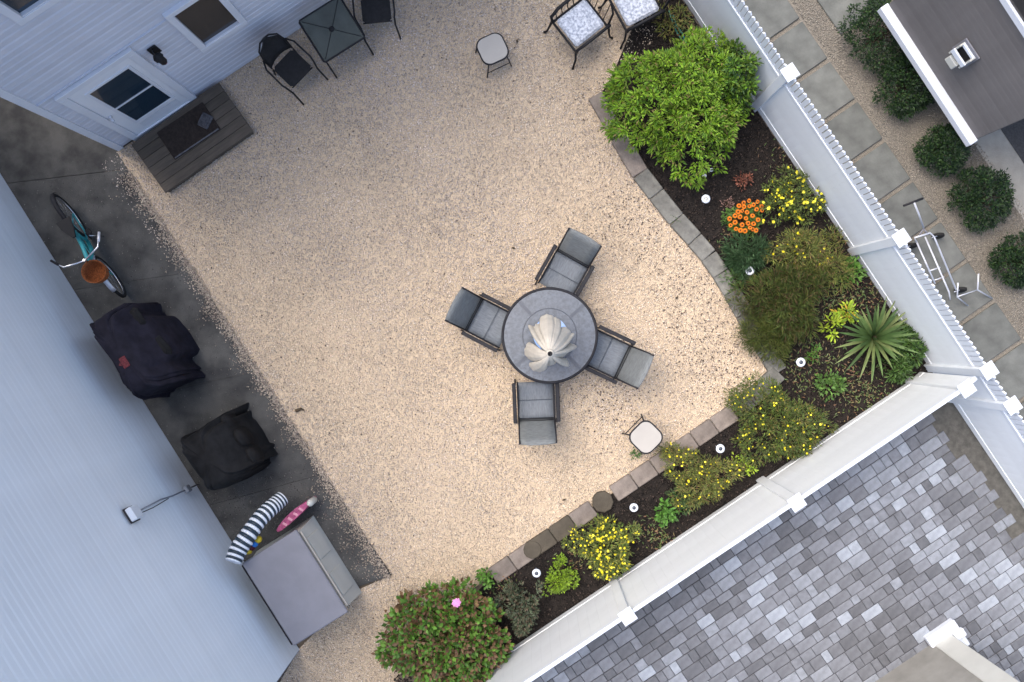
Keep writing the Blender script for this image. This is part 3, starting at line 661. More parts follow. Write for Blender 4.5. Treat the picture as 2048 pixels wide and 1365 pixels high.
# ------------------------------------------------------------------ glass table, black mesh chairs
gt0 = [P(*p, .70) for p in ((600, 44), (654, 125), (733, 75), (668, -8))]
gc = sum(gt0, Vector())/4; ga = (gt0[2]-gt0[1])
gt = empty('glass_table', (gc.x, gc.y, 0), math.atan2(ga.y, ga.x), 'square glass-topped table with black frame against the blue-grey house', 'table')
MB().box((0, 0, .70), (.62, .64, .008)).build('glass_top', M['greenglass'], gt)
pts = [(.31, -.33), (.325, -.31), (.325, .31), (.31, .33), (-.31, .33), (-.325, .31), (-.325, -.31), (-.31, -.33)]
MB().tube([(x, y, .70) for x, y in pts], .014, 6, closed=True).build('rim', M['black'], gt)
for sx, sy in ((1, 1), (-1, 1), (-1, -1), (1, -1)):
    MB().tube([(sx*.30, sy*.31, .69), (sx*.31, sy*.325, 0)], .014, 6).build('leg', M['black'], gt)
    MB().tube([(sx*.03, sy*.03, .7075), (sx*.29, sy*.30, .7075)], .004, 4).build('brace', M['black'], gt)
MB().lathe([(.035, .70), (.04, .712), (.02, .716), (0, .716)], n=12).build('umbrella_hole_cap', M['black'], gt)
def mesh_chair(px, py, face, label):
    c = P(px, py, .45); fx, fy = face[0], -face[1]
    r = empty('black_chair', (c.x, c.y, 0), math.atan2(fy, fx)-PI/2, label, 'chair', 'black chairs beside the glass table')
    pts = [(math.cos(t)*.21*(1 if abs(math.cos(t)) < .8 else .98), math.sin(t)*.20) for t in [2*PI*k/20 for k in range(20)]]
    pts = [(max(-.2, min(.2, x*1.25)), max(-.19, min(.19, y*1.25))) for x, y in pts]
    MB().prism(pts, .435, .46).build('seat', M['blackfab'], r)
    n = 7; vs = []; fs = []
    for i in range(n):
        f = i/(n-1); wd = .19*math.sqrt(max(.02, 1-max(0, (f-.45)/.55)**2.2))+.01
        for q in (-1, -.5, 0, .5, 1): vs.append((wd*q, -.20-.12*f-.05*(1-q*q), .47+.42*f))
    for i in range(n-1):
        for j in range(4): fs.append((i*5+j, i*5+5+j, i*5+6+j, i*5+1+j))
    o = MB().add(vs, fs, True).build('backrest', M['blackfab'], r); s = o.modifiers.new('t', 'SOLIDIFY'); s.thickness = .012
    MB().tube([(-.2, -.2, .45), (-.205, -.25, .66), (-.17, -.31, .84), (-.08, -.345, .92), (0, -.35, .93), (.08, -.345, .92), (.17, -.31, .84), (.205, -.25, .66), (.2, -.2, .45)], .013, 7).build('back_frame', M['black'], r)
    for sx in (-1, 1):
        MB().tube([(sx*.21, -.26, .68), (sx*.27, -.15, .67), (sx*.275, .15, .66), (sx*.26, .21, .62), (sx*.24, .23, .4), (sx*.25, .29, 0)], .013, 7).build('armrest', M['black'], r)
        MB().tube([(sx*.2, -.18, .44), (sx*.22, -.30, 0)], .013, 6).build('leg', M['black'], r)
    MB().tube([(-.2, .18, .43), (.2, .18, .43)], .01, 5).build('stretcher', M['black'], r)
mesh_chair(585, 137, (.72, .69), 'black chair with rounded back between the wooden step and glass table')
mesh_chair(752, 18, (.10, 1), 'black chair on the far side of the glass table from the step')

# ------------------------------------------------------------------ wrought iron chairs with patterned cushions
def iron_chair(cpx, cpy, rot, label):
    c = P(cpx, cpy, .47); r = empty('iron_chair', (c.x, c.y, 0), rot, label, 'chair', 'black iron chairs with patterned cushions')
    o = MB().box((0, 0, .47), (.46, .50, .08), bev=.03).build('cushion', M['cushion'], r)
    MB().tube([(.26, -.28, .42), (.26, .28, .42), (-.26, .28, .42), (-.26, -.28, .42)], .026, 6, closed=True).build('seat_frame', M['black'], r)
    for sx in (-1, 1):
        for sy in (-1, 1):
            MB().tube([(sx*.27, sy*.29, .42), (sx*.30, sy*.30, .2), (sx*.31, sy*.33, .05), (sx*.335, sy*.36, .0)], [.018, .016, .014, .018], 6).build('leg', M['black'], r)
        MB().tube([(sx*.27, .28, .42), (sx*.30, .26, .60), (sx*.31, .1, .63), (sx*.31, -.15, .62), (sx*.29, -.29, .56), (sx*.27, -.28, .42)], .024, 6).build('armrest', M['black'], r)
        b = MB()
        for y in (-.2, -.1, 0, .1, .2): b.tube([(sx*.27, y, .42), (sx*.30, y, .52), (sx*.305, y+.02, .61)], .008, 5)
        b.build('arm_spindles', M['black'], r)
    MB().tube([(-.26, .27, .42), (-.25, .33, .8), (-.15, .36, .93), (0, .365, .96), (.15, .36, .93), (.25, .33, .8), (.26, .27, .42)], .016, 6).build('back_frame', M['black'], r)
    b = MB()
    for x in (-.15, -.05, .05, .15): b.tube([(x, .28, .43), (x, .345, .85), (x, .36, .94)], .007, 5)
    b.build('back_spindles', M['black'], r)
    return r
iron_chair(1161, 47, math.radians(-52), 'black iron chair with patterned cushion, nearer the cream stool')
iron_chair(1272, 8, math.radians(-62), 'black iron chair with patterned cushion, tucked against the big green bush')

# ------------------------------------------------------------------ covered grills
def cover(name, px, py, L_, D_, Ht, mt_, label, folds, seed, shape):
    random.seed(seed); c = G(px, py); ang = math.atan2(Wd.y, Wd.x)
    r = empty(name, (c.x, c.y, 0), ang, label, 'grill', 'barbecue grills under black covers')
    n = 96; rings = []
    prof = shape
    for z, sl2, sd2, yo in prof:
        ring = []
        for k in range(n):
            t = 2*PI*k/n; ex = .34
            cx_ = math.copysign(abs(math.cos(t))**ex, math.cos(t)); sy_ = math.copysign(abs(math.sin(t))**ex, math.sin(t))
            x = cx_*L_/2*sl2; y = sy_*D_/2*sd2
            low = max(0, 1-z/Ht)
            fr = (math.sin(t*folds+seed)+.6*math.sin(t*(folds*1.7)+2*seed)+.4*math.sin(t*folds*2.9))*.022*(low**.5+.12)
            m_ = 1+fr/ max(.15, math.hypot(x, y))*1.6
            y2 = y*m_+yo
            if y2 < 0 and low > .15: y2 -= .05*low*max(0, math.sin(t*5+seed))**2*2
            ring.append((x*m_, y2, z*Ht+.012*math.sin(7*t+seed)*(z > .5)))
        rings.append(ring)
    vs = [v for rg in rings for v in rg]; fs = [(i*n+k, i*n+(k+1) % n, i*n+n+(k+1) % n, i*n+n+k) for i in range(len(rings)-1) for k in range(n)]
    vs.append((0, prof[-1][3], prof[-1][0]*Ht+.01)); e = len(vs)-1; o_ = (len(rings)-1)*n
    fs += [(o_+k, o_+(k+1) % n, e) for k in range(n)]
    MB().add(vs, fs, True).build('fabric_cover', mt_, r)
    return r
sgn = -1 # front of the grills faces the yard: find local sign
gl = (Matrix.Rotation(-math.atan2(Wd.y, Wd.x), 3, 'Z') @ (G(700, 800)-G(329, 702))).y
fsn = 1 if gl > 0 else -1
g1 = cover('covered_grill', 325, 700, 1.22, .66, 1.14, M['cover2'], 'larger covered grill with a red mark on its navy-black cover', 9, 3,
    [(0, 1.0, 1.0, 0), (.35, .98, .98, 0), (.62, .99, .97, 0), (.72, 1.0, .95, -fsn*.01), (.76, .98, .86, -fsn*.03), (.86, .95, .66, -fsn*.07), (.95, .90, .56, -fsn*.08), (1, .80, .40, -fsn*.09)])
MB().box((0, 0, 0), (.15, .09, .004), bev=.0015).add([(-.03, .05, .002), (.03, .05, .002), (0, .085, .002)], [(0, 1, 2)]).build('red_emblem', M['red'], g1, (-.02-.10, -fsn*.08, 1.158))
MB().box((0, 0, 0), (.30, .16, .10), bev=.04).build('side_shelf_bulge', M['cover'], g1, (.36, fsn*.24, .84))
MB().box((0, 0, 0), (.34, .15, .12), bev=.045).build('side_shelf_bulge', M['cover'], g1, (-.12, fsn*.31, .80), (0, 0, .15))
g2 = cover('covered_grill', 474, 893, .86, .70, 1.02, M['cover'], 'smaller covered grill with deep folds beside the striped float', 7, 11,
    [(0, 1.0, 1.05, fsn*.05), (.4, .98, 1.0, fsn*.03), (.7, .98, .98, 0), (.80, .96, .92, -fsn*.02), (.86, .95, .75, -fsn*.05), (.95, .88, .62, -fsn*.08), (1, .74, .44, -fsn*.09)])
for (x, y, rx, a, zz) in ((.30, .30, .26, .7, .72), (.02, .36, .28, .1, .76), (-.26, .34, .30, -.35, .70)):
    MB().lathe([(.0, -.30), (.10, -.27), (.085, 0), (.06, .06), (0, .08)], n=12).build('cover_fold', M['cover'], g2, (x*1.0, fsn*y, zz))
for o in [x for x in bpy.data.objects if x.parent == g2 and x.name.startswith('cover_fold')]:
    o.scale = (1.5, .8, 1)

# ------------------------------------------------------------------ storage box
bt = [P(*p, .80) for p in ((480, 1126), (594, 1057), (698, 1222), (587, 1300))]
bc = sum(bt, Vector())/4; bu = (bt[2]-bt[1]).normalized(); bang = math.atan2(bu.y, bu.x)
BL = (bt[2]-bt[1]).length; BW = .86
bx = empty('deck_box', (bc.x, bc.y, 0), bang, 'large storage box with grey lid and cream sides against the pale blue wall', 'storage box')
ys = 1 if (Matrix.Rotation(-bang, 3, 'Z') @ (bt[1]-bt[0])).y > 0 else -1
MB().add([(x*(BL/2-.06*(z > .5)+.0), y*(BW/2+(.05 if z < .5 else -.03)), z*.74) for z in (0, 1) for x, y in ((-1, -1), (1, -1), (1, 1), (-1, 1))],
    [(3, 2, 1, 0), (4, 5, 6, 7), (0, 1, 5, 4), (1, 2, 6, 5), (2, 3, 7, 6), (3, 0, 4, 7)]).build('box_body', M['boxside'], bx, (0, .0, .02))
MB().box((0, 0, .785), (BL, BW, .05), bev=.015).build('lid', M['boxlid'], bx)
for s in (-1, 1):
    o = MB().box((0, 0, 0), (.36, .022, .46), bev=.01).build('raised_panel', M['boxside'], bx, (s*.29, ys*(BW/2+.015), .38), (ys*.10, 0, 0))
MB().box((0, 0, 0), (BL*.9, .035, .03), bev=.01).build('ledge', M['cream'], bx, (0, ys*(BW/2+.002), .70))
MB().box((0, 0, 0), (BL*.97, .03, .03), bev=.01).build('rear_hinge', M['frame'], bx, (0, -ys*(BW/2+.02), .76))
# ------------------------------------------------------------------ floats
def stripe_tube(name, pts, rs, nseg, label, n=16):
    r = empty(name, pts[0], 0, label, 'pool float'); o = Vector(pts[0]); pts = [Vector(p)-o for p in pts]
    # resample
    def at(f):
        x = f*(len(pts)-1); i = min(int(x), len(pts)-2); t = x-i
        p = [pts[max(0, i-1)], pts[i], pts[i+1], pts[min(len(pts)-1, i+2)]]
        q = .5*((2*p[1])+(-p[0]+p[2])*t+(2*p[0]-5*p[1]+4*p[2]-p[3])*t*t+(-p[0]+3*p[1]-3*p[2]+p[3])*t**3); return q, rs[i]*(1-t)+rs[i+1]*t
    for k in range(nseg):
        a, b = k/nseg, (k+1)/nseg; samples = [at(a+(b-a)*j/3) for j in range(4)]
        rr = [q[1]*(.93 if j in (0, 3) else 1.03) for j, q in enumerate(samples)]
        MB().tube([q[0] for q in samples], rr, n).build('stripe', M['bw_white'] if k % 2 == 0 else M['bw_black'], r)
    return r
stripe_tube('striped_float', [P(466, 1124, 1.06), P(478, 1098, .98), P(497, 1070, .90), P(517, 1042, .78), P(536, 1022, .66), P(552, 1008, .55), P(566, 996, .47)], [.105, .12, .115, .11, .11, .11, .10], 31, 'black and white striped inflatable float beside the storage box')
st0 = empty('striped_toy', P(508, 1090, .72), 0, 'small multicoloured toy wedged between the striped float and storage box', 'toy')
for k, (cn, dx) in enumerate((('yellow', 0), ('red', .05), ('blue', .10), ('yellow', .16))):
    MB().lathe([(0, -.05), (.045, -.03), (.05, .02), (.025, .05), (0, .055)], n=10).build('segment', M[cn], st0, (dx*.8-.07, dx*.95-.08, 0))
bd = empty('pink_float', P(588, 1036, .55), 0, 'pink patterned vinyl float with white tip along the storage box end', 'pool float')
pA, pB = P(553, 1066, .55), P(616, 1008, .55); dd = pB-pA; an = math.atan2(dd.y, dd.x)
Lb = dd.length; n = 14; vs = []
outl = [(-Lb/2+Lb*i/n, .055*math.sin(PI*min(1, (i+.6)/(n+1)))**.5) for i in range(n+1)]
MB().prism([(x, y+.03*math.cos(x*3)) for x, y in outl]+[(x, -y+.03*math.cos(x*3)) for x, y in outl[::-1]], -.42, .0).build('float_body', M['pink'], bd, (0, 0, 0), (0, 0, an))
for k in range(4):
    MB().box((0, 0, 0), (.035, .07, .008), bev=.003).build('white_patch', mat('pale_pink', (.55, .25, .32), .5), bd, Matrix.Rotation(an, 3, 'Z') @ Vector((-.15+.1*k, .02, .004)), (0, 0, an+.3))
MB().lathe([(0, -.3), (.045, -.25), (.05, -.02), (.03, .03), (0, .035)], n=12).build('tip', M['boxside'], bd, Matrix.Rotation(an, 3, 'Z') @ Vector((Lb/2+.0, .0, .0)))

# ------------------------------------------------------------------ bicycle
bkc = G(198, 500); bdir = (G(255, 588)-G(140, 412)).normalized()
bk = empty('bicycle', bkc, math.atan2(bdir.y, bdir.x), 'teal cruiser bicycle with orange wicker basket leaning by the pale blue wall', 'bicycle')
bk.rotation_euler = (math.radians(-7), 0, math.atan2(bdir.y, bdir.x))
WR = .32; rx, fx_ = -.50, .52
for x in (rx, fx_):
    w_ = MB().tube([(math.cos(t)*WR, 0, math.sin(t)*WR+WR+.02) for t in [2*PI*k/40 for k in range(40)]], .024, 8, closed=True).build('wheel', M['rubber'], bk, (x, 0, 0))
    MB().tube([(math.cos(t)*(WR-.03), 0, math.sin(t)*(WR-.03)+WR+.02) for t in [2*PI*k/36 for k in range(36)]], .010, 6, closed=True).build('rim', M['chrome'], w_)
    b = MB()
    for k in range(16): t = 2*PI*k/16; b.tube([(0, .02*(-1)**k, WR+.02), (math.cos(t)*(WR-.03), 0, math.sin(t)*(WR-.03)+WR+.02)], .0015, 3)
    b.build('spokes', M['chrome'], w_)
    fb = MB(); ts = [math.radians(a) for a in (range(20, 171, 10) if x == rx else range(40, 151, 10))]; vs = []
    for t in ts:
        for y in (-.032, 0, .032): vs.append((math.cos(t)*(WR+.045-.3*abs(y)), y, math.sin(t)*(WR+.045-.3*abs(y))+WR+.02))
    fb.add(vs, [(i*3+j, i*3+j+1, i*3+4+j, i*3+3+j) for i in range(len(ts)-1) for j in (0, 1)], True)
    o = fb.build('mudguard', M['frame'] if x == rx else M['silver'], bk, (x, 0, 0)); s = o.modifiers.new('t', 'SOLIDIFY'); s.thickness = .003
hz = WR+.02; bb = (-.08, 0, .29)
fr = MB()
fr.tube([(rx, .05, hz), (-.2, .045, .31), bb, ], .013, 7).tube([(rx, -.05, hz), bb], .013, 7)
fr.tube([bb, (-.20, 0, .72)], .018, 8).tube([(rx, .045, hz), (-.18, 0, .66)], .010, 6).tube([(rx, -.045, hz), (-.18, 0, .66)], .010, 6)
fr.tube([bb, (.1, 0, .38), (.33, 0, .78)], .030, 8).tube([(-.18, 0, .60), (.08, 0, .68), (.35, 0, .86)], .028, 8).tube([(.32, 0, .76), (.36, 0, .93)], .022, 8)
fr.build('frame', M['teal'], bk)
MB().box((-.1, -.045, .33), (.5, .012, .08), bev=.01).build('chain_guard', M['teal'], bk)
MB().tube([(.355, .04, .74), (.42, .045, .55), (fx_, .05, hz)], .011, 6).tube([(.355, -.04, .74), (.42, -.045, .55), (fx_, -.05, hz)], .011, 6).build('fork', M['teal'], bk)
MB().add([(-.32, -.10, .80), (-.32, .10, .80), (-.2, .085, .81), (-.04, .02, .80), (-.04, -.02, .80), (-.2, -.085, .81), (-.32, -.09, .75), (-.32, .09, .75), (-.2, .07, .75), (-.04, .02, .77), (-.04, -.02, .77), (-.2, -.07, .75)],
    [(0, 5, 4, 3, 2, 1), (6, 7, 8, 9, 10, 11), (0, 1, 7, 6), (1, 2, 8, 7), (2, 3, 9, 8), (3, 4, 10, 9), (4, 5, 11, 10), (5, 0, 6, 11)]).build('saddle', M['black'], bk)
MB().tube([(-.20, 0, .70), (-.21, 0, .78)], .012, 6).build('seat_post', M['chrome'], bk)
MB().tube([(.20, .33, 1.03), (.33, .25, 1.07), (.37, .08, 1.05), (.365, 0, .98), (.37, -.08, 1.05), (.33, -.25, 1.07), (.20, -.33, 1.03)], .012, 7).build('handlebar', M['chrome'], bk)
for s in (-1, 1): MB().tube([(.27, s*.29, 1.05), (.15, s*.355, 1.01)], .017, 7).build('grip', M['silver'] if s > 0 else M['black'], bk)
MB().tube([(.37, 0, .92), (.365, 0, 1.02)], .018, 7).build('stem', M['chrome'], bk)
MB().lathe([(.0, .70), (.11, .70), (.125, .72), (.150, .92), (.158, .925), (.150, .90), (.118, .725), (.0, .718)], (.53, 0, 0), 24).build('basket', M['wicker'], bk)
bb2 = MB()
for z in (.76, .80, .84, .88): bb2.tube([(.53+math.cos(t)*(.127+(z-.72)*.12), math.sin(t)*(.127+(z-.72)*.12), z) for t in [2*PI*k/24 for k in range(24)]], .007, 5, closed=True)
bb2.build('basket_weave', M['wicker'], bk)
MB().tube([(-.08, -.06, .29), (-.02, -.07, .15), (-.02, -.10, .15)], .009, 5).box((-.02, -.11, .15), (.08, .07, .02)).build('pedal', M['black'], bk)
MB().tube([(-.08, .06, .29), (-.14, .07, .43), (-.14, .10, .43)], .009, 5).box((-.14, .11, .43), (.08, .07, .02)).build('pedal', M['black'], bk)
MB().tube([(-.15, .05, .28), (-.12, .17, .02)], .009, 5).build('kickstand', M['chrome'], bk)

# ------------------------------------------------------------------ aluminium hand cart next door
ct = empty('hand_cart', G(1870, 510), 0, 'folded aluminium hand cart standing on the slab path behind the fence', 'cart'); co_ = ct.location.copy()
def CP(px, py, z): return P(px, py, z)-co_
MB().tube([CP(1807, 412, .85), CP(1846, 397, .85)], .016, 7).build('handle_grip', M['frame'], ct)
MB().tube([CP(1828, 405, .85), CP(1838, 430, .70), CP(1847, 456, .55)], .013, 7).build('handle_stem', M['silver'], ct)
MB().tube([CP(1833, 484, .40), CP(1870, 568, .38)], .012, 7).build('frame_rail', M['silver'], ct)
MB().tube([CP(1850, 474, .42), CP(1898, 585, .38), CP(1900, 600, .34)], .012, 7).build('frame_rail', M['silver'], ct)
MB().tube([CP(1833, 484, .42), CP(1829, 476, .44), CP(1860, 466, .44), CP(1868, 474, .42), CP(1912, 580, .38)], .013, 7).build('frame_rail', M['silver'], ct)
MB().tube([CP(1857, 543, .37), CP(1880, 535, .37)], .010, 6).tube([CP(1866, 562, .37), CP(1888, 554, .37)], .010, 6).build('cross_bar', M['silver'], ct)
MB().tube([CP(1847, 458, .5), CP(1836, 475, .42)], .012, 6).tube([CP(1847, 458, .5), CP(1857, 470, .42)], .012, 6).build('handle_yoke', M['boxlid'], ct)
MB().tube([CP(1916, 566, .4), CP(1914, 594, .32), CP(1936, 612, .02)], .012, 7).build('foot', M['silver'], ct)
MB().tube([CP(1957, 548, .3), CP(1955, 580, .22), CP(1984, 597, .02)], .012, 7).tube([CP(1914, 594, .32), CP(1955, 580, .22)], .008, 6).build('foot', M['silver'], ct)
for (px, py) in ((1876, 472), (1921, 580), (1822, 492)):
    d = CP(px, py, .12); R9 = Matrix.Rotation(math.radians(75), 3, 'X')
    MB().lathe([(0, -.02), (.06, -.025), (.085, -.015), (.085, .015), (.06, .025), (0, .02)], (0, 0, 0), 18, R=R9).build('wheel', M['rubber'], ct, d)
    MB().tube([d, CP(px-12, py+4, .36)], .009, 5).build('wheel_bracket', M['silver'], ct)

# ------------------------------------------------------------------ solar lights
def solar(px, py, r, label, h=.30, dark=True):
    c = P(px, py, h); o = empty('solar_light', (c.x, c.y, 0), random.uniform(0, 6), label, 'garden light', 'round white stake lights in the planting bed')
    MB().lathe([(r*.95, h-.02), (r, h-.01), (r*.9, h+.005), (r*.5, h+.012), (r*.48, h+.008), (0, h+.008)], n=20).build('cap', M['cap'], o)
    MB().lathe([(0, h+.0095), (r*.42, h+.0095), (r*.40, h+.014), (0, h+.014)], n=14).build('solar_cell', M['tableband'] if dark else M['boxside'], o)
    MB().lathe([(r*.6, h-.10), (r*.75, h-.02)], n=14).build('lens', M['greenglass'], o)
    MB().tube([(0, 0, 0), (0, 0, h-.09)], .009, 6).build('stake', M['silver'], o)
for a in ((1412, 398, .063, 'white stake light on bare mulch below the big green bush', .28, False), (1500, 542, .063, 'white stake light beside the blue-green grass clump'), (1602, 725, .066, 'white stake light in dark mulch between the feathery olive plant and yucca'),
          (1441, 898, .064, 'white stake light between the coreopsis clumps near the cream stool'), (1268, 1016, .062, 'white stake light above the brightest yellow flowering plant'), (1073, 1147, .062, 'white stake light beside the small lime-green plant'),
          (1409, 352, .032, 'tiny white stake light under the edge of the big green bush, left of two', .2, False), (1423, 340, .028, 'tiny white stake light under the edge of the big green bush, right of two', .2, False)): solar(*a)

# ------------------------------------------------------------------ plants
def leaves(pos, dirs, ln, wd, palette, weights=None, fold=.25, droop=.15, jit=.25):
    n = len(pos); L_ = ln*rng.uniform(.65, 1.25, n); W_ = wd*rng.uniform(.7, 1.2, n)
    d = dirs/np.linalg.norm(dirs, axis=1, keepdims=True)
    up = np.tile([0., 0, 1], (n, 1))+rng.normal(0, .25, (n, 3)); s = np.cross(d, up); s /= np.linalg.norm(s, axis=1, keepdims=True)+1e-9
    nn = np.cross(s, d)
    a = pos; m_ = pos+d*(L_*.5)[:, None]; tip = pos+d*L_[:, None]-np.array([0, 0, 1])*(L_*droop)[:, None]
    l = m_+s*(W_*.5)[:, None]+nn*(W_*fold*.5)[:, None]; r = m_-s*(W_*.5)[:, None]+nn*(W_*fold*.5)[:, None]
    V = np.stack([a, l, tip, r], 1).reshape(-1, 3); b = np.arange(n)[:, None]*4
    T = np.concatenate([b+np.array([0, 2, 1]), b+np.array([0, 3, 2])], 1).reshape(-1, 3)
    p = np.array(palette, float); k = rng.choice(len(p), n, p=weights)
    cc = p[k]*rng.uniform(1-jit, 1+jit, n)[:, None]
    return V, T, np.repeat(cc, 4, 0)
def plant(name, px, py, rpx, h, label, pal_, cat='plant', ncl=120, per=14, ln=.07, wd=.03, ry=None, flowers=None, weights=None, spread=.8, group=None, up=.4, lump=.25, droop=.2, fsize=.02, stems=True, rot=0, hole=.0, clr=None):
    zc = h*.55; c = P(px, py, zc); s = F/(H-zc); R1 = rpx/s; R2 = (ry or rpx)/s
    root = empty(name, (c.x, c.y, 0), 0, label, cat, group)
    t = rng.uniform(0, 2*PI, ncl); lob = 1+lump*np.sin(t*3+px)+lump*.6*np.sin(t*5+py)
    f = np.sqrt(rng.uniform(hole, 1, ncl)); x = np.cos(t)*f*R1*lob*.92; y = np.sin(t)*f*R2*lob*.92
    if rot: x, y = x*math.cos(rot)-y*math.sin(rot), x*math.sin(rot)+y*math.cos(rot)
    top = h*np.sqrt(np.clip(1-(f*.93)**2.4, 0, 1)); z = np.clip(top*rng.uniform(.62, 1.04, ncl), .04, None)+h*.05*np.sin(x*9)*np.cos(y*8)
    cl = np.stack([x, y, z], 1)
    rad = clr or max(.05, (R1+R2)/2*spread/math.sqrt(ncl)*1.9)
    pos = np.repeat(cl, per, 0)+rng.normal(0, rad*.42, (ncl*per, 3))*np.array([1, 1, .6])
    out = (pos-np.array([0, 0, h*.25])); out /= np.linalg.norm(out, axis=1, keepdims=True)+1e-9
    d = (pos-np.repeat(cl, per, 0)); d /= np.linalg.norm(d, axis=1, keepdims=True)+1e-9
    d = d*1.0+out*.5+np.array([0, 0, up])+rng.normal(0, .25, d.shape)
    pos[:, 2] = np.maximum(pos[:, 2], .02)
    # tone differs from clump to clump as new and old growth does
    V, T, cc = leaves(pos, d, ln, wd, pal_, weights, droop=droop)
    ct_ = np.repeat(rng.uniform(.72, 1.2, ncl), per*4); cc = cc*ct_[:, None]
    inst('foliage', npmesh('foliage', V, T, cc, M['leaf']), root)
    if stems:
        b = MB()
        for k in range(0, ncl, max(1, ncl//40)):
            q = cl[k]; b.tube([(q[0]*.08, q[1]*.08, 0), (q[0]*.55, q[1]*.55, q[2]*.6), (q[0], q[1], q[2])], [.009, .006, .003], 4, cap=False)
        b.build('stems', M['stem'], root)
    if flowers:
        n, cols = flowers; t = rng.uniform(0, 2*PI, n); f = np.sqrt(rng.uniform(0, 1, n))*.95; k = rng.integers(0, ncl, n)
        p0 = cl[k]+rng.normal(0, rad*.5, (n, 3)); p0[:, 2] = np.abs(p0[:, 2])+.035+rng.uniform(0, .03, n)
        m = 6; VV = []; TT = []; CC = []
        for i in range(n):
            r = fsize*rng.uniform(.6, 1.2); tilt = Matrix.Rotation(rng.normal(0, .35), 3, 'X') @ Matrix.Rotation(rng.normal(0, .35), 3, 'Y'); o_ = len(VV)
            VV.append(tuple(Vector(p0[i])+tilt @ Vector((0, 0, r*.2))))
            for j in range(m*2):
                a = PI*j/m; q = r*(1 if j % 2 == 0 else .62); VV.append(tuple(Vector(p0[i])+tilt @ Vector((math.cos(a)*q, math.sin(a)*q, -r*.1 if j % 2 == 0 else r*.12))))
            TT += [(o_, o_+1+j, o_+1+(j+1) % (m*2)) for j in range(m*2)]
            c_ = np.array(cols[rng.integers(0, len(cols))])*rng.uniform(.85, 1.1); CC += [tuple(c_)]*(m*2+1)
        tag(inst('flowers', npmesh('flowers', np.array(VV), np.array(TT), np.array(CC), M['petal']), root), kind='stuff')
    return root
GRN = [(.10, .20, .010), (.14, .26, .012), (.06, .14, .010), (.17, .29, .02), (.13, .19, .02)]
OLV = [(.14, .16, .035), (.10, .13, .028), (.18, .185, .045), (.07, .10, .025), (.17, .125, .05)]
DRK = [(.010, .028, .009), (.016, .038, .012), (.028, .06, .014), (.007, .018, .008)]
LIME = [(.22, .32, .02), (.17, .27, .02), (.28, .36, .03)]
YEL = [(.70, .60, .015), (.58, .50, .02), (.78, .70, .05)]
plant('green_bush', 1362, 203, 150, 1.25, 'big bright green leafy bush at the top of the bed by the fence', GRN+[(.15, .13, .04)], 'bush', 380, 34, .075, .022, ry=146, weights=[.24, .24, .16, .16, .14, .06], lump=.17, spread=.72, hole=.0, droop=.35)
plant('green_bush', 1456, 158, 66, 1.2, 'darker green bush touching the fence beside the big bright bush', [(.05, .11, .012), (.08, .17, .015), (.035, .08, .02), (.10, .16, .02)], 'bush', 80, 28, .09, .03, lump=.15)
plant('grass_clump', 1345, 40, 30, .35, 'small olive weeds beside the teal hose at the top of the bed', OLV, 'plant', 30, 12, .09, .012)
plant('yellow_flower_plant', 1580, 397, 66, .50, 'yellow-flowered plant right of the orange flowers by the fence', [(.075, .11, .02), (.11, .14, .025), (.05, .08, .02)], 'plant', 120, 18, .055, .015, flowers=(95, YEL), fsize=.024, ry=56, group='yellow flowering plants')
plant('small_red_plant', 1488, 360, 13, .18, 'tiny rusty red plant in mulch above the orange flowers', [(.16, .05, .03), (.2, .08, .05), (.09, .03, .02)], 'plant', 14, 10, .05, .02)
plant('small_red_plant', 1455, 408, 9, .12, 'tiny faded pink plant in mulch left of the orange flowers', [(.22, .13, .11), (.14, .08, .06)], 'plant', 8, 8, .04, .015)
plant('grass_clump', 1496, 512, 42, .35, 'blue-green grassy clump below the orange flowers', [(.05, .11, .045), (.07, .14, .06), (.04, .085, .035)], 'plant', 90, 16, .13, .010, ry=36, droop=.4)
plant('grass_clump', 1470, 560, 20, .2, 'low green clump overhanging the edging under the blue-green grass', [(.06, .12, .03), (.08, .15, .04)], 'plant', 28, 10, .07, .012)
plant('olive_plant', 1600, 500, 62, .5, 'olive plant with few yellow flowers below the yellow plant by the fence', OLV, 'plant', 110, 18, .09, .010, ry=40, flowers=(26, YEL), fsize=.022, group='olive feathery plants')
plant('olive_plant', 1650, 530, 60, .45, 'olive and brown feathery plant next to the fence post', OLV, 'plant', 90, 18, .10, .009, group='olive feathery plants')
plant('feathery_plant', 1570, 602, 82, .65, 'wide olive feathery plant spilling over the edging blocks', [(.10, .14, .033), (.075, .115, .028), (.14, .16, .042), (.055, .09, .022), (.14, .10, .05)], 'plant', 260, 22, .12, .008, ry=78, droop=.45, group='olive feathery plants')
plant('feathery_plant', 1538, 668, 52, .5, 'lower green part-brown feathery plant at the bed corner', [(.11, .14, .032), (.08, .115, .025), (.13, .145, .04)], 'plant', 120, 20, .12, .008, droop=.45, group='olive feathery plants')
plant('leafy_plant', 1700, 548, 26, .3, 'bright green leafy sprig against the fence above the yucca', [(.06, .14, .02), (.09, .19, .03)], 'plant', 26, 9, .08, .03)
plant('lime_plant', 1692, 628, 22, .28, 'lime-yellow leafy plant left of the yucca, upper sprig', LIME+[(.35, .25, .03)], 'plant', 18, 8, .08, .03, group='lime leafy plants')
plant('lime_plant', 1664, 650, 20, .25, 'lime-yellow leafy plant left of the yucca, lower sprig', LIME, 'plant', 16, 8, .08, .03, group='lime leafy plants')
plant('dark_plant', 1815, 690, 40, .45, 'dark green plant between the yucca and the fence corner', [(.025, .06, .015), (.04, .09, .02), (.06, .12, .02)], 'plant', 80, 16, .08, .02, ry=46)
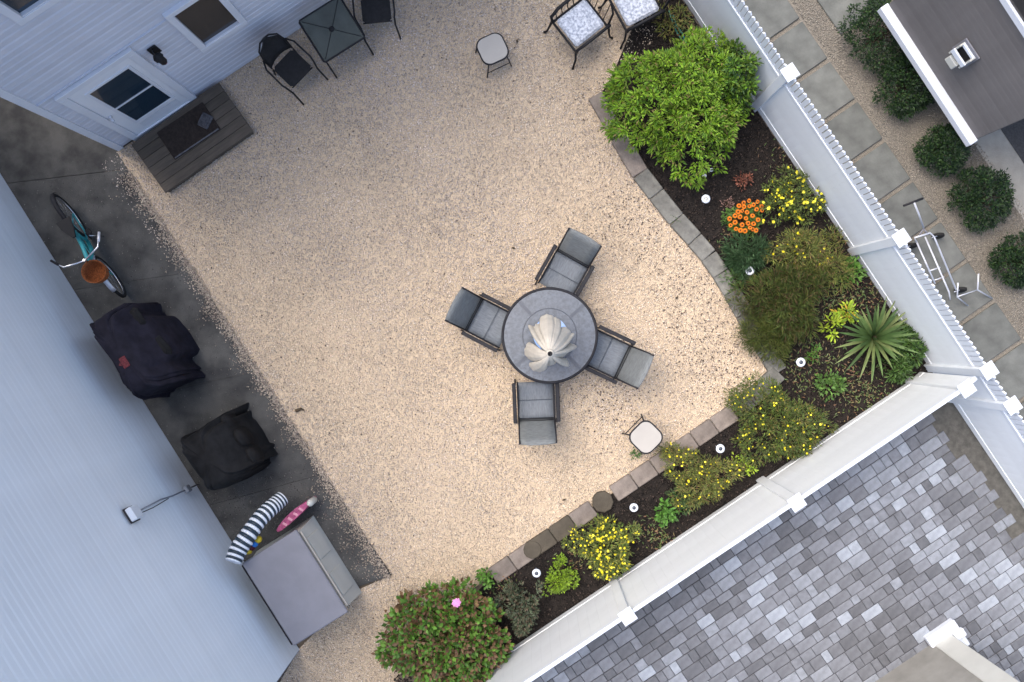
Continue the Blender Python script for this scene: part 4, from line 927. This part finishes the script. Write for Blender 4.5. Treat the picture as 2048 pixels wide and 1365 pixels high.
plant('dark_plant', 1795, 735, 28, .35, 'dark green plant below the yucca near the fence corner', [(.03, .07, .015), (.05, .10, .02)], 'plant', 40, 14, .07, .02)
plant('leafy_plant', 1660, 765, 26, .28, 'green leafy plant in mulch below the yucca', [(.05, .11, .02), (.08, .16, .03)], 'plant', 26, 8, .07, .035)
plant('leafy_plant', 1628, 700, 10, .12, 'tiny green seedling left of the yucca beside the white light', [(.06, .14, .02)], 'plant', 8, 7, .05, .02)
plant('leafy_plant', 1622, 714, 8, .10, 'tiny green seedling touching the white stake light', [(.06, .14, .02)], 'plant', 6, 7, .05, .02)
plant('coreopsis', 1552, 846, 106, .62, 'broad green shrub dotted with small yellow flowers at the bed corner', [(.06, .095, .018), (.09, .13, .022), (.045, .07, .016), (.12, .11, .03)], 'bush', 330, 22, .065, .012, ry=78, flowers=(130, YEL), fsize=.017, group='yellow flowering plants', rot=-.5)
plant('lime_plant', 1466, 924, 12, .2, 'small lime sprig left of two beside the white light and fence', LIME, 'plant', 9, 7, .05, .022, group='lime leafy plants')
plant('lime_plant', 1496, 934, 15, .25, 'small lime sprig right of two touching the lower fence', LIME, 'plant', 12, 8, .06, .022, group='lime leafy plants')
plant('coreopsis', 1402, 955, 72, .5, 'olive clump with scattered yellow flowers in the middle of the lower bed', OLV, 'bush', 200, 20, .065, .010, ry=56, flowers=(70, YEL), fsize=.018, group='yellow flowering plants')
plant('coreopsis', 1345, 905, 30, .35, 'olive yellow-tipped sprigs leaning over the pink edging blocks', OLV, 'plant', 50, 14, .06, .010, ry=18, flowers=(14, YEL), fsize=.018, group='yellow flowering plants')
plant('leafy_plant', 1333, 1022, 24, .3, 'round green leafy plant in the lower bed beside yellow sprigs', [(.05, .13, .02), (.08, .19, .03)], 'plant', 22, 9, .07, .04)
plant('leafy_plant', 1365, 1000, 28, .25, 'dark green trailing plant against the lower fence', [(.03, .07, .02), (.05, .09, .03)], 'plant', 36, 10, .06, .02)
plant('coreopsis', 1212, 1092, 66, .52, 'plant with the brightest cluster of yellow flowers in the lower bed', OLV[:4]+[(.07, .12, .02)], 'bush', 190, 20, .06, .014, ry=62, flowers=(210, YEL), fsize=.021, group='yellow flowering plants')
plant('lime_plant', 1121, 1157, 32, .28, 'small rounded lime-green plant between the white light and the lower fence', [(.13, .22, .012), (.17, .27, .015), (.10, .17, .012)], 'plant', 70, 14, .04, .022, ry=36)
plant('grey_green_shrub', 1042, 1210, 42, .5, 'grey-green shrub between the pink-flowered shrub and the lower fence', [(.055, .075, .04), (.08, .095, .055), (.035, .05, .03), (.09, .07, .045)], 'bush', 100, 18, .055, .022, ry=52)
hy = plant('hydrangea', 890, 1278, 138, .95, 'large green and reddish-brown shrub with one pink flower at the bottom of the yard', [(.07, .16, .02), (.045, .11, .015), (.10, .20, .025), (.13, .075, .035), (.10, .055, .03), (.15, .10, .05)], 'bush', 300, 22, .085, .052, ry=104, weights=[.24, .18, .16, .17, .13, .12], lump=.07)
plant('leafy_plant', 973, 1153, 16, .22, 'small bright green plant at the end of the pink edging blocks', [(.06, .15, .02), (.09, .2, .03)], 'plant', 14, 9, .06, .04)
plant('weed', 1272, 908, 9, .08, 'small green weed beside the lower cream stool', [(.06, .12, .03)], 'plant', 8, 7, .04, .02, stems=False)
plant('weed', 1350, 442, 12, .06, 'small green weed at the edging near the upper gravel edge', [(.07, .12, .03)], 'plant', 12, 7, .03, .015, stems=False)
# pink flower head
ph = empty('flower_anchor', (0, 0, 0)); bpy.data.objects.remove(ph)
b = MB()
for k in range(26):
    t = k*2.4; f = math.sqrt(k/26)*.055; b.lathe([(.0, .0), (.016, .004), (.012, .009), (0, .006)], (math.cos(t)*f, math.sin(t)*f, .03-f*f*6), 5)
q = P(913, 1206, .98); b.build('pink_flower', M['pinkflower'], hy, (q.x-hy.location.x, q.y-hy.location.y, .96))
# dark shrubs next door
for (px, py, r, h, lab) in ((1765, 62, 82, .7, 'dark green shrub by the end of the grey house, uppermost in view'), (1818, 172, 62, .65, 'dark green shrub second from the top along the grey house'),
                            (1890, 298, 50, .6, 'dark round shrub at the corner of the grey house'), (1966, 394, 66, .65, 'dark round shrub beside the hand cart'), (2046, 520, 56, .6, 'dark round shrub cut by the right edge of the photo')):
    plant('boxwood_shrub', px, py, r, min(h, .55), lab, DRK, 'shrub', 220, 24, .045, .020, group='dark shrubs along the slab path', lump=.06)
# yucca
yc = P(1755, 676, .25); yr = empty('yucca', (yc.x, yc.y, 0), 0, 'spiky green yucca with long radiating leaves near the fence corner', 'plant')
ymats = [mat('yucca_leaf', c, .5, .2, 8) for c in ((.06, .11, .035), (.095, .155, .05), (.05, .09, .03), (.15, .19, .07))]
for k in range(72):
    t = k*2.39996; f = k/71; L_ = random.uniform(.50, .70); el = math.radians(82-70*f**.7)+random.uniform(-.08, .08); n = 6; vs = []; fs = []
    for i in range(n):
        g = i/(n-1); r = .02+L_*g*math.cos(el); z = .12+L_*g*math.sin(el)-.10*g*g*(1-math.sin(el)*.5); wd = .026*(math.sin(PI*(g*.85+.15)))**.6*(1-g)**.25+.001
        for s_, zz in ((-1, .006), (0, 0), (1, .006)): vs.append((r*math.cos(t)-math.sin(t)*wd*s_, r*math.sin(t)+math.cos(t)*wd*s_, z+zz))
    for i in range(n-1): fs += [(i*3, i*3+1, i*3+4, i*3+3), (i*3+1, i*3+2, i*3+5, i*3+4)]
    MB().add(vs, fs, True).build('leaf', ymats[random.randrange(4)], yr)
MB().tube([(0, 0, 0), (0, 0, .16)], [.05, .03], 8).build('stem', M['stem'], yr)
# orange flowers
oc = P(1488, 434, .25); of = plant('orange_flower_plant', 1488, 440, 36, .2, 'cluster of vivid orange flowers with dark centres in the upper bed', [(.05, .11, .02), (.08, .15, .03)], 'plant', 60, 12, .05, .025, ry=34)
pm = MB(); vs = [(0, 0, .004)]; 
for j in range(24):
    a = PI*j/12; q = .037 if j % 2 == 0 else .027; vs.append((math.cos(a)*q, math.sin(a)*q, .0 if j % 2 == 0 else .006))
pm.add(vs, [(0, 1+j, 1+(j+1) % 24) for j in range(24)]); pmesh = pm.mesh('flower', M['orange'])
cmesh = MB().lathe([(.012, 0), (.0125, .008), (.006, .013), (0, .013)], n=10).mesh('flower_centre', M['fcentre'])
heads = []
for (px, py) in [(1459, 438), (1461, 451), (1470, 445), (1472, 458), (1484, 450), (1481, 461), (1496, 447), (1507, 448), (1505, 459), (1512, 461), (1492, 437), (1480, 434), (1470, 432), (1484, 422), (1494, 425), (1505, 432), (1478, 412), (1487, 406), (1498, 402), (1507, 410), (1499, 413), (1513, 419), (1523, 413), (1524, 421), (1488, 414), (1515, 404), (1500, 456), (1476, 424), (1516, 440), (1490, 462)]:
    z = .27+random.uniform(-.03, .04); q = P(px, py, z)
    o = inst('flower', pmesh, of, (q.x-of.location.x, q.y-of.location.y, z), (random.uniform(-.3, .3), random.uniform(-.3, .3), random.uniform(0, 6)), (random.uniform(.85, 1.1),)*3)
    inst('flower_centre', cmesh, o, (0, 0, .003))
# hose in the bed, twig on the gravel
hp = [P(1338, 20, .06), P(1345, 45, .05), P(1352, 62, .05), P(1362, 78, .05), P(1372, 86, .05), P(1366, 70, .06), P(1352, 50, .07), P(1346, 30, .06)]
tag(MB().tube([p for p in hp], .011, 7).build('garden_hose', M['hose'], None), 'teal garden hose lying in the bed above the big green bush', 'hose')
tw = [G(592, 822), G(603, 818), G(610, 821)]
tag(MB().tube([p+Vector((0, 0, .025)) for p in tw], [.025, .02, .005], 6).build('dead_leaf', M['stem'], None), 'curled dark dead leaf lying on gravel near the walk', 'leaf')
for (px, py, lab) in ((1027, 497, 'dark dead leaf on gravel above the patio table'), (1353, 596, 'dark leaf scrap on gravel between the yucca side chair and edging'), (1034, 84, 'dark dead leaf beside the upper cream stool'), (1128, 999, 'brown dead leaf on gravel above the dark edging blocks')):
    c = G(px, py); a = random.uniform(0, 3)
    tag(MB().add([(-.035, 0, 0), (0, .018, .008), (.035, 0, .004), (0, -.018, .01)], [(0, 2, 1), (0, 3, 2)]).build('dead_leaf', M['stem'], None, (c.x, c.y, .03), (0, 0, a)), lab, 'leaf')

wp = []
for (px, py, r, n) in ((1650, 600, 45, 260), (1720, 590, 40, 200), (1700, 770, 60, 260), (1580, 300, 50, 120), (1590, 640, 60, 220), (1680, 470, 30, 110), (1740, 800, 40, 120), (1300, 1060, 25, 90), (1330, 1080, 22, 80), (1600, 760, 40, 110), (1150, 1120, 30, 60), (1640, 720, 50, 140), (1010, 1170, 30, 80), (1460, 480, 25, 60), (1370, 60, 25, 160)):
    c = G(px, py); q = rng.normal(0, 1, (n, 2))*r/F*H*.6+np.array([c.x, c.y]); wp.append(q)
wp = np.concatenate(wp); wp = wp[inpoly(wp[:, 0], wp[:, 1], [tuple(P(*p)[:2]) for p in ins_+out_[::-1]])]
wp = np.concatenate([wp, np.full((len(wp), 1), .035)+rng.uniform(0, .05, (len(wp), 1))], 1)
wd_ = rng.normal(0, 1, wp.shape); wd_[:, 2] = np.abs(wd_[:, 2])*.5
V, T, cc = leaves(wp, wd_, .06, .016, [(.09, .12, .03), (.14, .11, .05), (.06, .10, .03), (.16, .09, .05), (.11, .14, .06)], droop=.3)
tag(inst('ground_weeds', npmesh('ground_weeds', V, T, cc, M['leaf'])), 'low weeds and fallen leaves scattered over the dark mulch', kind='stuff')
